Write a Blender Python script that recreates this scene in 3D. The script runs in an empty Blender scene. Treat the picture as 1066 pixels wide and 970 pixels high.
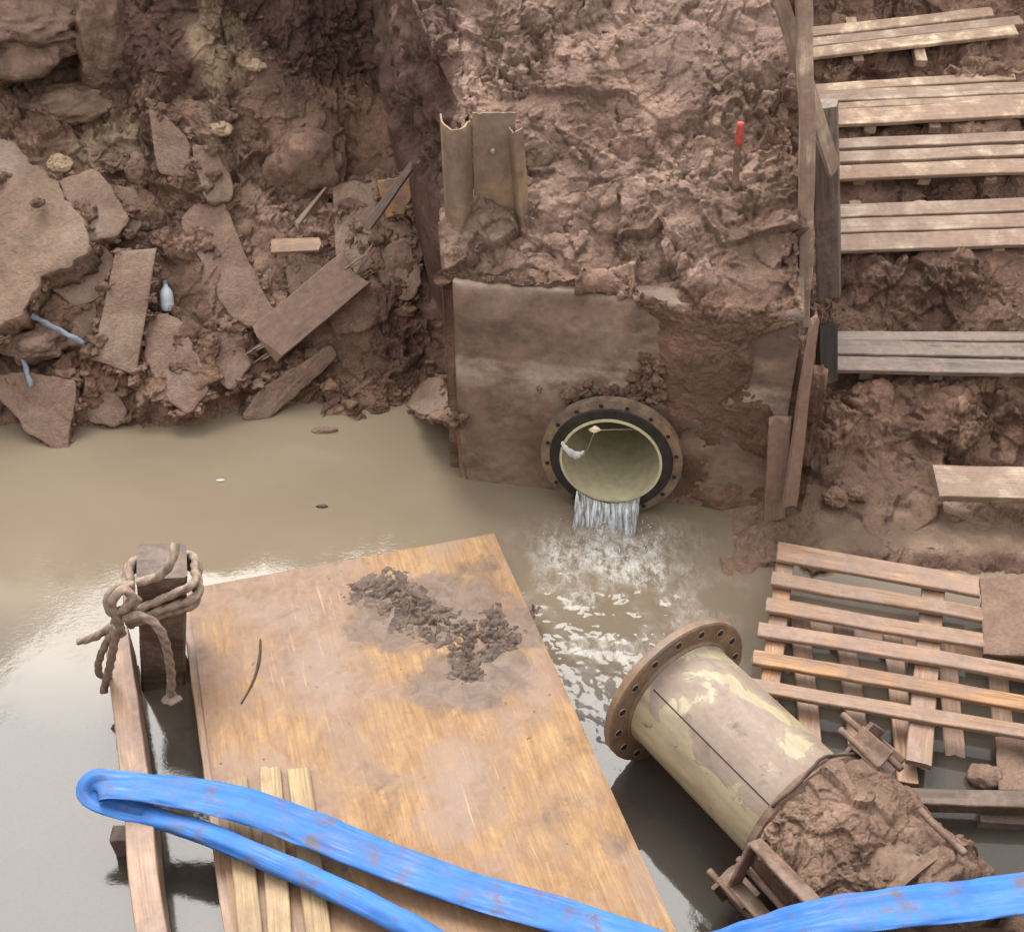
import bpy, bmesh, math, random
import numpy as np
from mathutils import Vector, Matrix
from mathutils.bvhtree import BVHTree

random.seed(7)
rng = np.random.default_rng(7)
scene = bpy.context.scene
COL = scene.collection
R = math.radians

# ------------------------------------------------------------------ camera
CAM = np.array((0.0, 0.0, 4.2)); PITCH = R(38.0); FPX = 1287.0; CX, CY = 533.0, 485.0
FW = np.array((0, math.cos(PITCH), -math.sin(PITCH)))
UP = np.array((0, math.sin(PITCH), math.cos(PITCH)))
cam_d = bpy.data.cameras.new('camera'); cam = bpy.data.objects.new('camera', cam_d); COL.objects.link(cam)
cam.location = CAM; cam.rotation_euler = (math.pi/2 - PITCH, 0, 0)
cam_d.sensor_width = 36; cam_d.sensor_fit = 'HORIZONTAL'; cam_d.lens = FPX/1066*36
cam_d.clip_start = 0.05; cam_d.clip_end = 2000
scene.camera = cam

def ray(u, v):
    return FW + (u-CX)/FPX*np.array((1, 0, 0)) - (v-CY)/FPX*UP
def atz(u, v, z):
    d = ray(u, v); return CAM + d*((z-CAM[2])/d[2])
def aty(u, v, y):
    d = ray(u, v); return CAM + d*(y/d[1])
def atp(u, v, p, n):
    d = ray(u, v); n = np.asarray(n, float); return CAM + d*(np.dot(np.asarray(p)-CAM, n)/np.dot(d, n))
def unit(a):
    a = np.asarray(a, float); return a/max(np.linalg.norm(a), 1e-9)

# ------------------------------------------------------------------ noise (numpy)
def _h(i, j, k, s):
    with np.errstate(over='ignore'):
        a = (i.astype(np.int64)*374761393 + j.astype(np.int64)*668265263 + k.astype(np.int64)*2147483647 + s*1274126177)
        a = (a ^ (a >> 13)) & 0xffffffff
        a = (a*1274126177) & 0xffffffff
        a = (a ^ (a >> 16)) & 0xffffffff
        a = (a*2246822519) & 0xffffffff
        a = (a ^ (a >> 15)) & 0xffffffff
    return a/4294967295.0
def vnoise(P, s=0):
    Fl = np.floor(P); f = P-Fl; I = Fl.astype(np.int64)
    w = f*f*f*(f*(f*6-15)+10)
    r = 0
    for a in (0, 1):
        for b in (0, 1):
            for c in (0, 1):
                wt = (w[:, 0] if a else 1-w[:, 0])*(w[:, 1] if b else 1-w[:, 1])*(w[:, 2] if c else 1-w[:, 2])
                r = r + wt*_h(I[:, 0]+a, I[:, 1]+b, I[:, 2]+c, s)
    return r*2-1
def fbm(P, o=4, s=0, g=.5):
    r = 0; a = 1.0; t = 0
    for i in range(o):
        r = r + a*vnoise(P*(2.03**i)+i*17.3, s+i); t += a; a *= g
    return r/t
def worley(P, s=0):
    I = np.floor(P).astype(np.int64); best = np.full(len(P), 9.0)
    for a in (-1, 0, 1):
        for b in (-1, 0, 1):
            for c in (-1, 0, 1):
                i, j, k = I[:, 0]+a, I[:, 1]+b, I[:, 2]+c
                d = (i+_h(i, j, k, s)-P[:, 0])**2 + (j+_h(i, j, k, s+1)-P[:, 1])**2 + (k+_h(i, j, k, s+2)-P[:, 2])**2
                best = np.minimum(best, d)
    return best            # squared distance
def chunk(P, s=0):
    """Broken-clod relief: every cell is a little tilted facet at its own height."""
    I = np.floor(P).astype(np.int64); best = np.full(len(P), 9.0); h = np.zeros(len(P))
    for a in (-1, 0, 1):
        for b in (-1, 0, 1):
            for c in (-1, 0, 1):
                i, j, k = I[:, 0]+a, I[:, 1]+b, I[:, 2]+c
                ox, oy, oz = P[:, 0]-i-_h(i, j, k, s), P[:, 1]-j-_h(i, j, k, s+1), P[:, 2]-k-_h(i, j, k, s+2)
                d = ox*ox+oy*oy+oz*oz
                v = _h(i, j, k, s+3)-.5+1.1*((_h(i, j, k, s+4)-.5)*ox+(_h(i, j, k, s+5)-.5)*oy+(_h(i, j, k, s+6)-.5)*oz)-.55*d
                m = d < best; best = np.where(m, d, best); h = np.where(m, v, h)
    return h
def sstep(a, b, x):
    t = np.clip((x-a)/(b-a), 0, 1); return t*t*(3-2*t)

# ------------------------------------------------------------------ mesh helpers
def link_mesh(name, verts, faces, mat, parent=None, smooth=True):
    me = bpy.data.meshes.new(name)
    me.from_pydata([tuple(map(float, v)) for v in verts], [], faces)
    me.validate(); me.update()
    if smooth: me.polygons.foreach_set('use_smooth', [True]*len(me.polygons))
    if mat: me.materials.append(mat)
    o = bpy.data.objects.new(name, me); COL.objects.link(o)
    if parent: adopt(o, parent)
    return o
WM = {}
def adopt(o, parent):
    WM[o.name] = o.matrix_basis.copy()
    pw = Matrix.Translation(Vector(parent.location)) if parent.type == 'EMPTY' else WM.get(parent.name, parent.matrix_basis)
    o.parent = parent; o.matrix_local = pw.inverted() @ WM[o.name]
def grid_mesh(name, G, mat, attrs=None, flip=False):
    nu, nv = G.shape[:2]
    me = bpy.data.meshes.new(name)
    me.vertices.add(nu*nv); me.vertices.foreach_set('co', G.reshape(-1).astype(np.float32))
    i, j = np.meshgrid(np.arange(nu-1), np.arange(nv-1), indexing='ij')
    a = (i*nv+j).ravel(); q = np.stack([a, a+nv, a+nv+1, a+1], 1)
    if flip: q = q[:, ::-1]
    n = len(q)
    me.loops.add(n*4); me.loops.foreach_set('vertex_index', q.ravel().astype(np.int32))
    me.polygons.add(n); me.polygons.foreach_set('loop_start', np.arange(0, n*4, 4, dtype=np.int32))
    me.polygons.foreach_set('use_smooth', np.ones(n, dtype=bool))
    me.update(calc_edges=True)
    for k, A in (attrs or {}).items():
        A = np.asarray(A, np.float32)
        if A.ndim == 2:
            at = me.attributes.new(k, 'FLOAT_COLOR', 'POINT')
            at.data.foreach_set('color', np.concatenate([A, np.ones((len(A), 1), np.float32)], 1).ravel())
        else:
            at = me.attributes.new(k, 'FLOAT', 'POINT'); at.data.foreach_set('value', A)
    me.materials.append(mat)
    o = bpy.data.objects.new(name, me); COL.objects.link(o)
    return o
def grid_normals(G):
    du = np.gradient(G, axis=0); dv = np.gradient(G, axis=1)
    n = np.cross(du, dv); n /= np.maximum(np.linalg.norm(n, axis=2, keepdims=True), 1e-9)
    return n
def loft(S, nu, nv, smooth=3, wu=None, wv=None):
    S = np.asarray(S, float)
    def res(A, n, w):             # resample axis 0
        d = np.linalg.norm(np.diff(A, axis=0), axis=2).mean(1)*(np.array(w) if w else 1); t = np.concatenate([[0], np.cumsum(d)])
        tt = np.linspace(0, t[-1], n); out = np.empty((n,)+A.shape[1:])
        for j in range(A.shape[1]):
            for k in range(3): out[:, j, k] = np.interp(tt, t, A[:, j, k])
        return out
    G = res(S, nu, wu).transpose(1, 0, 2); G = res(G, nv, wv).transpose(1, 0, 2)
    for _ in range(smooth):
        H = G.copy(); H[1:-1] = (G[:-2]+2*G[1:-1]+G[2:])/4; G = H
        H = G.copy(); H[:, 1:-1] = (G[:, :-2]+2*G[:, 1:-1]+G[:, 2:])/4; G = H
    return G
def empty(name, loc):
    o = bpy.data.objects.new(name, None); COL.objects.link(o); o.location = tuple(map(float, loc)); o.empty_display_size = .1
    return o
def tag(o, label=None, cat=None, group=None, kind=None):
    if label: o['label'] = label
    if cat: o['category'] = cat
    if group: o['group'] = group
    if kind or cat: o['kind'] = kind or 'thing'
    return o

# ------------------------------------------------------------------ node helper
class NT:
    def __init__(s, name):
        s.m = bpy.data.materials.new(name); s.m.use_nodes = True; s.t = s.m.node_tree; s.t.nodes.clear()
        s.out = s.t.nodes.new('ShaderNodeOutputMaterial')
    def n(s, typ, **kw):
        x = s.t.nodes.new(typ)
        for k, v in kw.items(): setattr(x, k, v)
        return x
    def put(s, sock, v):
        if v is None: return
        if isinstance(v, bpy.types.NodeSocket): s.t.links.new(v, sock)
        elif sock.type == 'RGBA' and not hasattr(v, '__len__'): sock.default_value = (v, v, v, 1)
        elif sock.type == 'RGBA' and len(v) == 3: sock.default_value = (*v, 1)
        else: sock.default_value = v
    def obj(s): return s.n('ShaderNodeTexCoord').outputs['Object']
    def mapv(s, vec, scale=(1, 1, 1), loc=(0, 0, 0), rot=(0, 0, 0)):
        x = s.n('ShaderNodeMapping'); s.put(x.inputs['Vector'], vec); x.inputs['Scale'].default_value = scale
        x.inputs['Rotation'].default_value = rot
        s.put(x.inputs['Location'], loc); return x.outputs[0]
    def noise(s, vec, scale, detail=5, rough=.55, dist=0):
        x = s.n('ShaderNodeTexNoise'); s.put(x.inputs['Vector'], vec); x.inputs['Scale'].default_value = scale
        x.inputs['Detail'].default_value = detail; x.inputs['Roughness'].default_value = rough; x.inputs['Distortion'].default_value = dist
        return x.outputs['Fac']
    def vor(s, vec, scale, feature='F1'):
        x = s.n('ShaderNodeTexVoronoi', feature=feature); s.put(x.inputs['Vector'], vec); x.inputs['Scale'].default_value = scale
        return x.outputs['Distance']
    def ramp(s, fac, stops, interp='LINEAR'):
        x = s.n('ShaderNodeValToRGB'); s.put(x.inputs[0], fac); r = x.color_ramp; r.interpolation = interp
        while len(r.elements) < len(stops): r.elements.new(.5)
        for e, (p, c) in zip(r.elements, stops):
            e.position = p; e.color = (*(c if hasattr(c, '__len__') else (c, c, c)), 1)
        return x.outputs[0]
    def mix(s, fac, a, b, typ='MIX'):
        x = s.n('ShaderNodeMix', data_type='RGBA', blend_type=typ)
        s.put(x.inputs[0], fac); s.put(x.inputs[6], a); s.put(x.inputs[7], b); return x.outputs[2]
    def math(s, op, a, b=None, c=None, clamp=False):
        x = s.n('ShaderNodeMath', operation=op, use_clamp=clamp)
        s.put(x.inputs[0], a); s.put(x.inputs[1], b); s.put(x.inputs[2], c); return x.outputs[0]
    def attr(s, name):
        return s.n('ShaderNodeAttribute', attribute_name=name)
    def bump(s, h, strength=.5, dist=.01, normal=None):
        x = s.n('ShaderNodeBump'); s.put(x.inputs['Height'], h); x.inputs['Strength'].default_value = strength
        x.inputs['Distance'].default_value = dist; s.put(x.inputs['Normal'], normal); return x.outputs[0]
    def bsdf(s, color, rough=.6, normal=None, metal=0, spec=.5, **kw):
        x = s.n('ShaderNodeBsdfPrincipled'); s.put(x.inputs['Base Color'], color); s.put(x.inputs['Roughness'], rough)
        s.put(x.inputs['Metallic'], metal); s.put(x.inputs['Normal'], normal); s.put(x.inputs['Specular IOR Level'], spec)
        for k, v in kw.items(): s.put(x.inputs[k], v)
        return x.outputs[0]
    def done(s, sh):
        s.t.links.new(sh, s.out.inputs['Surface']); return s.m

# ------------------------------------------------------------------ materials
def mat_mud():
    t = NT('wet_mud'); o = t.obj()
    n1 = t.noise(o, 1.6, 6, .62); n2 = t.noise(o, 7, 9, .68, .5); n3 = t.noise(o, 45, 8, .65)
    base = t.ramp(n2, [(.24, (.076, .037, .023)), (.48, (.200, .109, .068)), (.78, (.325, .195, .134))])
    base = t.mix(t.ramp(n1, [(.35, 0), (.7, .55)]), base, (.245, .150, .104))
    a = t.attr('pig'); sep = t.n('ShaderNodeSeparateColor'); t.put(sep.inputs[0], a.outputs['Color'])
    pale = t.math('MULTIPLY', sep.outputs[1], t.ramp(n2, [(.30, .30), (.62, 1)]))
    base = t.mix(pale, base, t.ramp(n3, [(.25, (.260, .158, .116)), (.7, (.50, .350, .272))]))
    yel = t.math('MULTIPLY', sep.outputs[0], t.ramp(n2, [(.35, .35), (.55, 1)]))
    base = t.mix(yel, base, t.ramp(n3, [(.3, (.30, .200, .118)), (.7, (.48, .355, .235))]))
    base = t.mix(sep.outputs[2], base, t.ramp(n2, [(.3, (.080, .044, .033)), (.7, (.175, .097, .072))]))
    grit = t.noise(o, 85, 3, .6)
    base = t.mix(t.ramp(grit, [(.66, 0), (.70, .6)]), base, (.36, .27, .215)); base = t.mix(t.ramp(grit, [(.30, .6), (.34, 0)]), base, (.055, .030, .022))
    fine = t.ramp(t.noise(o, 120, 4, .7), [(.3, .72), (.7, 1.15)])
    base = t.mix(1, base, fine, 'MULTIPLY')
    wet = t.attr('wet').outputs['Fac']
    base = t.mix(t.math('MULTIPLY', wet, .7), base, (.22, .155, .11))
    rough = t.ramp(t.noise(o, 5, 5, .6), [(.35, .45), (.62, .8)])
    rough = t.math('SUBTRACT', rough, t.math('MULTIPLY', wet, .52), clamp=True)
    h = t.math('ADD', t.noise(o, 55, 9, .72), t.math('MULTIPLY', t.noise(o, 210, 4, .6), .35))
    h = t.math('MULTIPLY', h, t.math('SUBTRACT', 1, wet))
    return t.done(t.bsdf(base, rough, t.bump(t.math('MULTIPLY', t.noise(o, 24, 10, .78), t.ramp(t.noise(o, 3.1, 5, .6), [(.38, .12), (.6, 1)])), 1.0, .045, t.bump(h, .9, .012)), spec=.22))
def mat_wood(name, c0, c1, dirt=.3, dirt_col=(.17, .112, .085), rough=.7, grain=1.0):
    t = NT(name); o = t.obj()
    rnd = t.n('ShaderNodeObjectInfo').outputs['Random']
    cmb = t.n('ShaderNodeCombineXYZ'); t.put(cmb.inputs[0], t.math('MULTIPLY', rnd, 37)); t.put(cmb.inputs[1], t.math('MULTIPLY', rnd, 91))
    v = t.mapv(o, (1.6, 22*grain, 22*grain), cmb.outputs[0])
    g = t.noise(v, 1.0, 7, .62, .8); g2 = t.noise(t.mapv(o, (6, 120*grain, 120*grain), cmb.outputs[0]), 1, 4, .6)
    col = t.ramp(g, [(.28, c0), (.62, c1)])
    col = t.mix(1, col, t.ramp(g2, [(.3, .62), (.6, 1.08)]), 'MULTIPLY')
    col = t.mix(1, col, t.ramp(rnd, [(0, .80), (1, 1.16)]), 'MULTIPLY')
    vv = t.mapv(o, (1, 1, 1), cmb.outputs[0])
    st = t.noise(vv, 4.5, 7, .62, .4); st2 = t.noise(vv, 26, 5, .65)
    d = t.math('ADD', st, t.math('MULTIPLY', t.math('SUBTRACT', st2, .5), .35))
    dm = t.ramp(d, [(.62-.5*dirt, 0), (.74-.38*dirt, .85)])
    col = t.mix(dm, col, t.ramp(st2, [(.3, tuple(x*.75 for x in dirt_col)), (.7, tuple(x*1.25 for x in dirt_col))]))
    h = t.math('ADD', t.math('MULTIPLY', g, .7), t.math('ADD', t.math('MULTIPLY', g2, .4), t.math('MULTIPLY', t.math('MULTIPLY', st2, dm), .8)))
    return t.done(t.bsdf(col, t.ramp(st, [(.3, rough-.15), (.7, rough+.12)]), t.bump(h, .55, .006), spec=.35))
def mat_plywood():
    t = NT('stained_plywood'); o = t.obj()
    v = t.mapv(o, (3.4, 1.5, 3)); g = t.noise(v, 2.6, 12, .72, .7)
    w = t.noise(t.mapv(o, (48, 2.6, 20)), 1.6, 8, .66, .6)
    col = t.ramp(g, [(.22, (.155, .082, .040)), (.45, (.27, .150, .068)), (.70, (.40, .250, .115))])
    col = t.mix(1, col, t.ramp(w, [(.3, .66), (.65, 1.10)]), 'MULTIPLY')
    s1 = t.noise(t.mapv(o, (1, 1, 1), (3, 1, 0)), 1.7, 8, .64, .5); s2 = t.noise(o, 13, 7, .66, .8); s3 = t.noise(o, 70, 4, .6)
    spx = t.n('ShaderNodeSeparateXYZ'); t.put(spx.inputs[0], o)
    bias = t.math('ADD', t.math('MULTIPLY', spx.outputs[0], -.085), t.math('MULTIPLY', spx.outputs[1], .05))   # more footprints of mud towards the left and the far end
    d = t.math('ADD', t.math('ADD', s1, bias), t.math('MULTIPLY', t.math('SUBTRACT', s2, .5), .32))
    col = t.mix(t.ramp(d, [(.44, 0), (.56, .85)]), col, t.ramp(s2, [(.3, (.13, .078, .050)), (.7, (.25, .150, .096))]))
    # bleached, grey-violet damp film and black specks
    f = t.noise(t.mapv(o, (1, 1, 1), (7, 4, 2)), 2.6, 7, .65)
    col = t.mix(t.ramp(f, [(.52, 0), (.62, .6)]), col, (.24, .165, .125))
    col = t.mix(t.ramp(t.noise(o, 24, 2, .5), [(.715, 0), (.75, .85)]), col, (.075, .045, .03))
    col = t.mix(t.ramp(s3, [(.3, .18), (.6, 0)]), col, (.16, .09, .05))
    sm = t.math('ADD', t.attr('smear_shade').outputs['Fac'], t.math('MULTIPLY', t.math('SUBTRACT', t.noise(o, 8, 9, .7, .6), .5), 1.3))
    scr = t.noise(t.mapv(o, (70, 3.2, 1), (0, 0, 0), (0, 0, .55)), 1, 5, .6, .3)
    col = t.mix(t.math('MULTIPLY', t.ramp(scr, [(.60, 0), (.68, .6)]), t.ramp(s1, [(.42, 0), (.6, 1)])), col, (.40, .27, .155))
    smm = t.ramp(sm, [(.32, 0), (.58, .93)])
    col = t.mix(smm, col, t.ramp(s2, [(.3, (.090, .059, .042)), (.7, (.175, .119, .087))]))
    h = t.math('ADD', t.math('ADD', t.math('MULTIPLY', s2, .8), t.math('MULTIPLY', smm, .6)), t.math('MULTIPLY', w, .3))
    return t.done(t.bsdf(col, t.ramp(d, [(.4, .66), (.6, .52)]), t.bump(h, .4, .006), spec=.28))
def mat_concrete():
    t = NT('mud_stained_concrete'); o = t.obj()
    n = t.noise(o, 3.2, 8, .62, .4); n2 = t.noise(o, 28, 6, .65)
    col = t.ramp(n, [(.3, (.125, .080, .056)), (.5, (.195, .128, .092)), (.72, (.265, .185, .136))])
    sp = t.n('ShaderNodeSeparateXYZ'); t.put(sp.inputs[0], o)
    hz = t.math('ADD', sp.outputs[2], t.math('MULTIPLY', t.math('SUBTRACT', t.noise(o, 2.3, 5), .5), .25))
    band = t.ramp(hz, [(.55, 0), (.72, .75), (.86, .12)])          # the old shutter joint bleached with lime
    lime = t.math('MULTIPLY', band, t.ramp(t.noise(t.mapv(o, (1.4, 1.4, 2.4)), 2.4, 8, .68), [(.42, 0), (.56, 1)]))
    col = t.mix(lime, col, (.40, .32, .255))
    dk = t.ramp(t.noise(t.mapv(o, (1.2, 1.2, 1.7), (2, 0, 1)), 2.0, 8, .68), [(.5, 0), (.62, .7)])
    col = t.mix(dk, col, (.085, .058, .046))
    col = t.mix(1, col, t.ramp(n2, [(.3, .80), (.7, 1.1)]), 'MULTIPLY')
    h = t.math('ADD', n2, t.math('MULTIPLY', t.noise(o, 90, 4, .6), .4))
    return t.done(t.bsdf(col, .62, t.bump(h, .55, .008), spec=.35))
def mat_slab(name='muddy_slab', c0=(.13, .076, .052), c1=(.255, .165, .118), grey=(.24, .17, .13)):
    t = NT(name); o = t.obj()
    n = t.noise(o, 5, 8, .68, .5); n2 = t.noise(o, 40, 7, .7)
    col = t.ramp(n, [(.3, c0), (.68, c1)])
    col = t.mix(t.ramp(t.noise(o, 2.2, 5), [(.5, 0), (.68, .65)]), col, grey)
    col = t.mix(1, col, t.ramp(n2, [(.3, .78), (.7, 1.12)]), 'MULTIPLY')
    md = t.noise(t.mapv(o, (1, 1, 1), (9, 3, 1)), 6.5, 8, .7, .6)
    col = t.mix(t.ramp(md, [(.50, 0), (.60, .9)]), col, t.ramp(n2, [(.3, (.15, .085, .058)), (.7, (.25, .155, .112))]))
    h = t.math('ADD', t.math('ADD', n2, t.math('MULTIPLY', md, 1.6)), t.math('MULTIPLY', t.vor(o, 60), .25))
    return t.done(t.bsdf(col, .68, t.bump(h, .9, .014), spec=.3))
def mat_pipe():
    t = NT('beige_grp_pipe'); o = t.obj()
    n = t.noise(o, 4.2, 5, .55, .7); n2 = t.noise(o, 30, 6, .65)
    col = t.ramp(t.noise(t.mapv(o, (1, 14, 14)), .8, 4), [(.3, (.34, .285, .175)), (.7, (.44, .375, .24))])
    gm = t.n('ShaderNodeNewGeometry'); sp = t.n('ShaderNodeSeparateXYZ'); t.put(sp.inputs[0], gm.outputs['Normal'])
    upm = t.ramp(sp.outputs[2], [(.30, 0), (.72, .16)])              # silt that settled on the upward side
    d = t.math('ADD', t.math('ADD', n, upm), t.math('MULTIPLY', t.math('SUBTRACT', n2, .5), .10))
    m = t.ramp(d, [(.600, 0), (.625, .75), (.68, .95)])
    col = t.mix(m, col, t.ramp(n2, [(.3, (.20, .143, .112)), (.7, (.285, .215, .175))]))
    col = t.mix(t.ramp(t.noise(t.mapv(o, (1, 1, 1), (4, 4, 4)), 9, 5, .6, .5), [(.60, 0), (.68, .85)]), col, (.10, .066, .047))
    col = t.mix(t.ramp(t.noise(t.mapv(o, (1.5, 7, 7), (2, 2, 2)), 2, 8, .7), [(.38, 0), (.72, .8)]), col, (.185, .130, .092))
    h = t.math('ADD', t.math('MULTIPLY', m, .5), t.math('MULTIPLY', n2, .25))
    return t.done(t.bsdf(col, t.mix(m, .36, .7), t.bump(h, .5, .006), spec=.45))
def mat_simple(name, c0, c1, scale=12, rough=.6, metal=0, bump=.4, spec=.4, c2=None, dist=.006):
    t = NT(name); o = t.obj()
    n = t.noise(o, scale, 7, .62, .4); n2 = t.noise(o, scale*5, 5, .62)
    col = t.ramp(n, [(.3, c0), (.68, c1)])
    if c2: col = t.mix(t.ramp(t.noise(t.mapv(o, (1, 1, 1), (5, 2, 3)), scale*.6, 6, .62), [(.52, 0), (.62, .9)]), col, c2)
    col = t.mix(1, col, t.ramp(n2, [(.3, .8), (.7, 1.12)]), 'MULTIPLY')
    return t.done(t.bsdf(col, rough, t.bump(t.math('ADD', n, t.math('MULTIPLY', n2, .5)), bump, dist), metal, spec))
def mat_hose():
    t = NT('blue_layflat_hose'); o = t.obj()
    n = t.noise(o, 7, 6, .6, .4); cb = t.n('ShaderNodeCombineXYZ'); t.put(cb.inputs[0], t.attr('hl').outputs['Fac']); t.put(cb.inputs[1], t.attr('ha').outputs['Fac']); n2 = t.noise(t.mapv(cb.outputs[0], (5, 16, 1)), 1, 7, .66, .3)
    col = t.ramp(n, [(.3, (.018, .100, .34)), (.68, (.038, .165, .47))])
    scuff = t.math('MULTIPLY', t.ramp(n2, [(.45, 0), (.72, 1)]), t.ramp(t.noise(o, 4.5, 5, .6), [(.40, 0), (.66, .55)]))
    col = t.mix(scuff, col, (.26, .31, .44))
    col = t.mix(t.ramp(t.math('ADD', t.noise(o, 11, 9, .72, .4), t.math('MULTIPLY', t.math('SUBTRACT', n2, .5), .25)), [(.52, 0), (.66, .8)]), col, (.125, .085, .062))
    return t.done(t.bsdf(col, t.ramp(n, [(.3, .48), (.7, .72)]), t.bump(t.math('ADD', n, t.math('MULTIPLY', n2, .4)), .4, .006), spec=.30))
def mat_rope():
    t = NT('muddy_rope'); o = t.obj()
    uv = t.attr('along').outputs['Fac']
    n = t.noise(o, 30, 5, .6)
    col = t.ramp(n, [(.3, (.15, .105, .078)), (.7, (.33, .245, .185))])
    tw = t.math('SINE', t.math('MULTIPLY', uv, 1.0))
    return t.done(t.bsdf(col, .75, t.bump(t.math('ADD', t.math('MULTIPLY', tw, .0), t.math('MULTIPLY', n, .8)), .6, .006), spec=.3))
def mat_water():
    t = NT('murky_water'); o = t.obj()
    n = t.noise(o, .7, 4, .5, .5)
    col = t.ramp(n, [(.3, (.205, .158, .108)), (.7, (.250, .196, .137))])
    sp = t.n('ShaderNodeSeparateXYZ'); t.put(sp.inputs[0], o)
    far = t.math('ADD', sp.outputs[1], t.math('MULTIPLY', t.math('SUBTRACT', n, .5), .8))
    col = t.mix(t.ramp(t.math('MULTIPLY', far, .2), [(.70, 0), (.88, 1)]), (.055, .047, .038), col)   # silt hangs in the far pool, the near water is clearer
    foam = t.attr('foam').outputs['Fac']
    fn = t.noise(t.mapv(o, (1, .55, 1)), 21, 10, .80, .5)
    fm = t.math('MULTIPLY', foam, t.ramp(fn, [(.42, 0), (.66, .95)]))
    col = t.mix(fm, col, (.66, .63, .58))
    still = t.math('SUBTRACT', 1, foam, clamp=True)
    b1 = t.noise(t.mapv(o, (1, 1, 1), (0, 0, 0), (0, 0, .6)), 16, 4, .6, .5)
    scum = t.ramp(t.noise(o, 1.1, 4, .5), [(.42, 0), (.6, 1)])
    b2 = t.noise(t.mapv(o, (34, 60, 1), (0, 0, 0), (0, 0, -.5)), 1, 4, .6, .6)
    nrm = t.bump(b1, .012, .02)
    nrm = t.bump(t.math('MULTIPLY', b2, scum), .06, .008, nrm)
    sh = t.bsdf(col, t.math('ADD', t.math('MULTIPLY', fm, .35), t.math('ADD', t.math('MULTIPLY', foam, .16), .035)), nrm, spec=.62, IOR=1.34)
    tr = t.n('ShaderNodeBsdfTransparent'); tr.inputs[0].default_value = (.72, .56, .36, 1)
    mx = t.n('ShaderNodeMixShader'); t.put(mx.inputs[0], t.math('MULTIPLY', t.math('SUBTRACT', 1, fm), .22)); t.put(mx.inputs[1], sh); t.put(mx.inputs[2], tr.outputs[0])
    return t.done(mx.outputs[0])
def mat_fall():
    t = NT('falling_water'); o = t.obj()
    s = t.noise(t.mapv(o, (55, 6, 6)), 1, 7, .7, .9)
    f = t.ramp(s, [(.40, .12), (.66, .92)])
    white = t.bsdf(t.ramp(s, [(.4, (.52, .52, .52)), (.66, (.90, .91, .92))]), .15, t.bump(s, .8, .02), spec=.8)
    gl = t.n('ShaderNodeBsdfGlass'); gl.inputs['Roughness'].default_value = .04; gl.inputs['IOR'].default_value = 1.2; gl.inputs[0].default_value = (.9, .92, .93, 1)
    mx = t.n('ShaderNodeMixShader'); t.put(mx.inputs[0], f); t.put(mx.inputs[1], gl.outputs[0]); t.put(mx.inputs[2], white)
    return t.done(mx.outputs[0])

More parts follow.
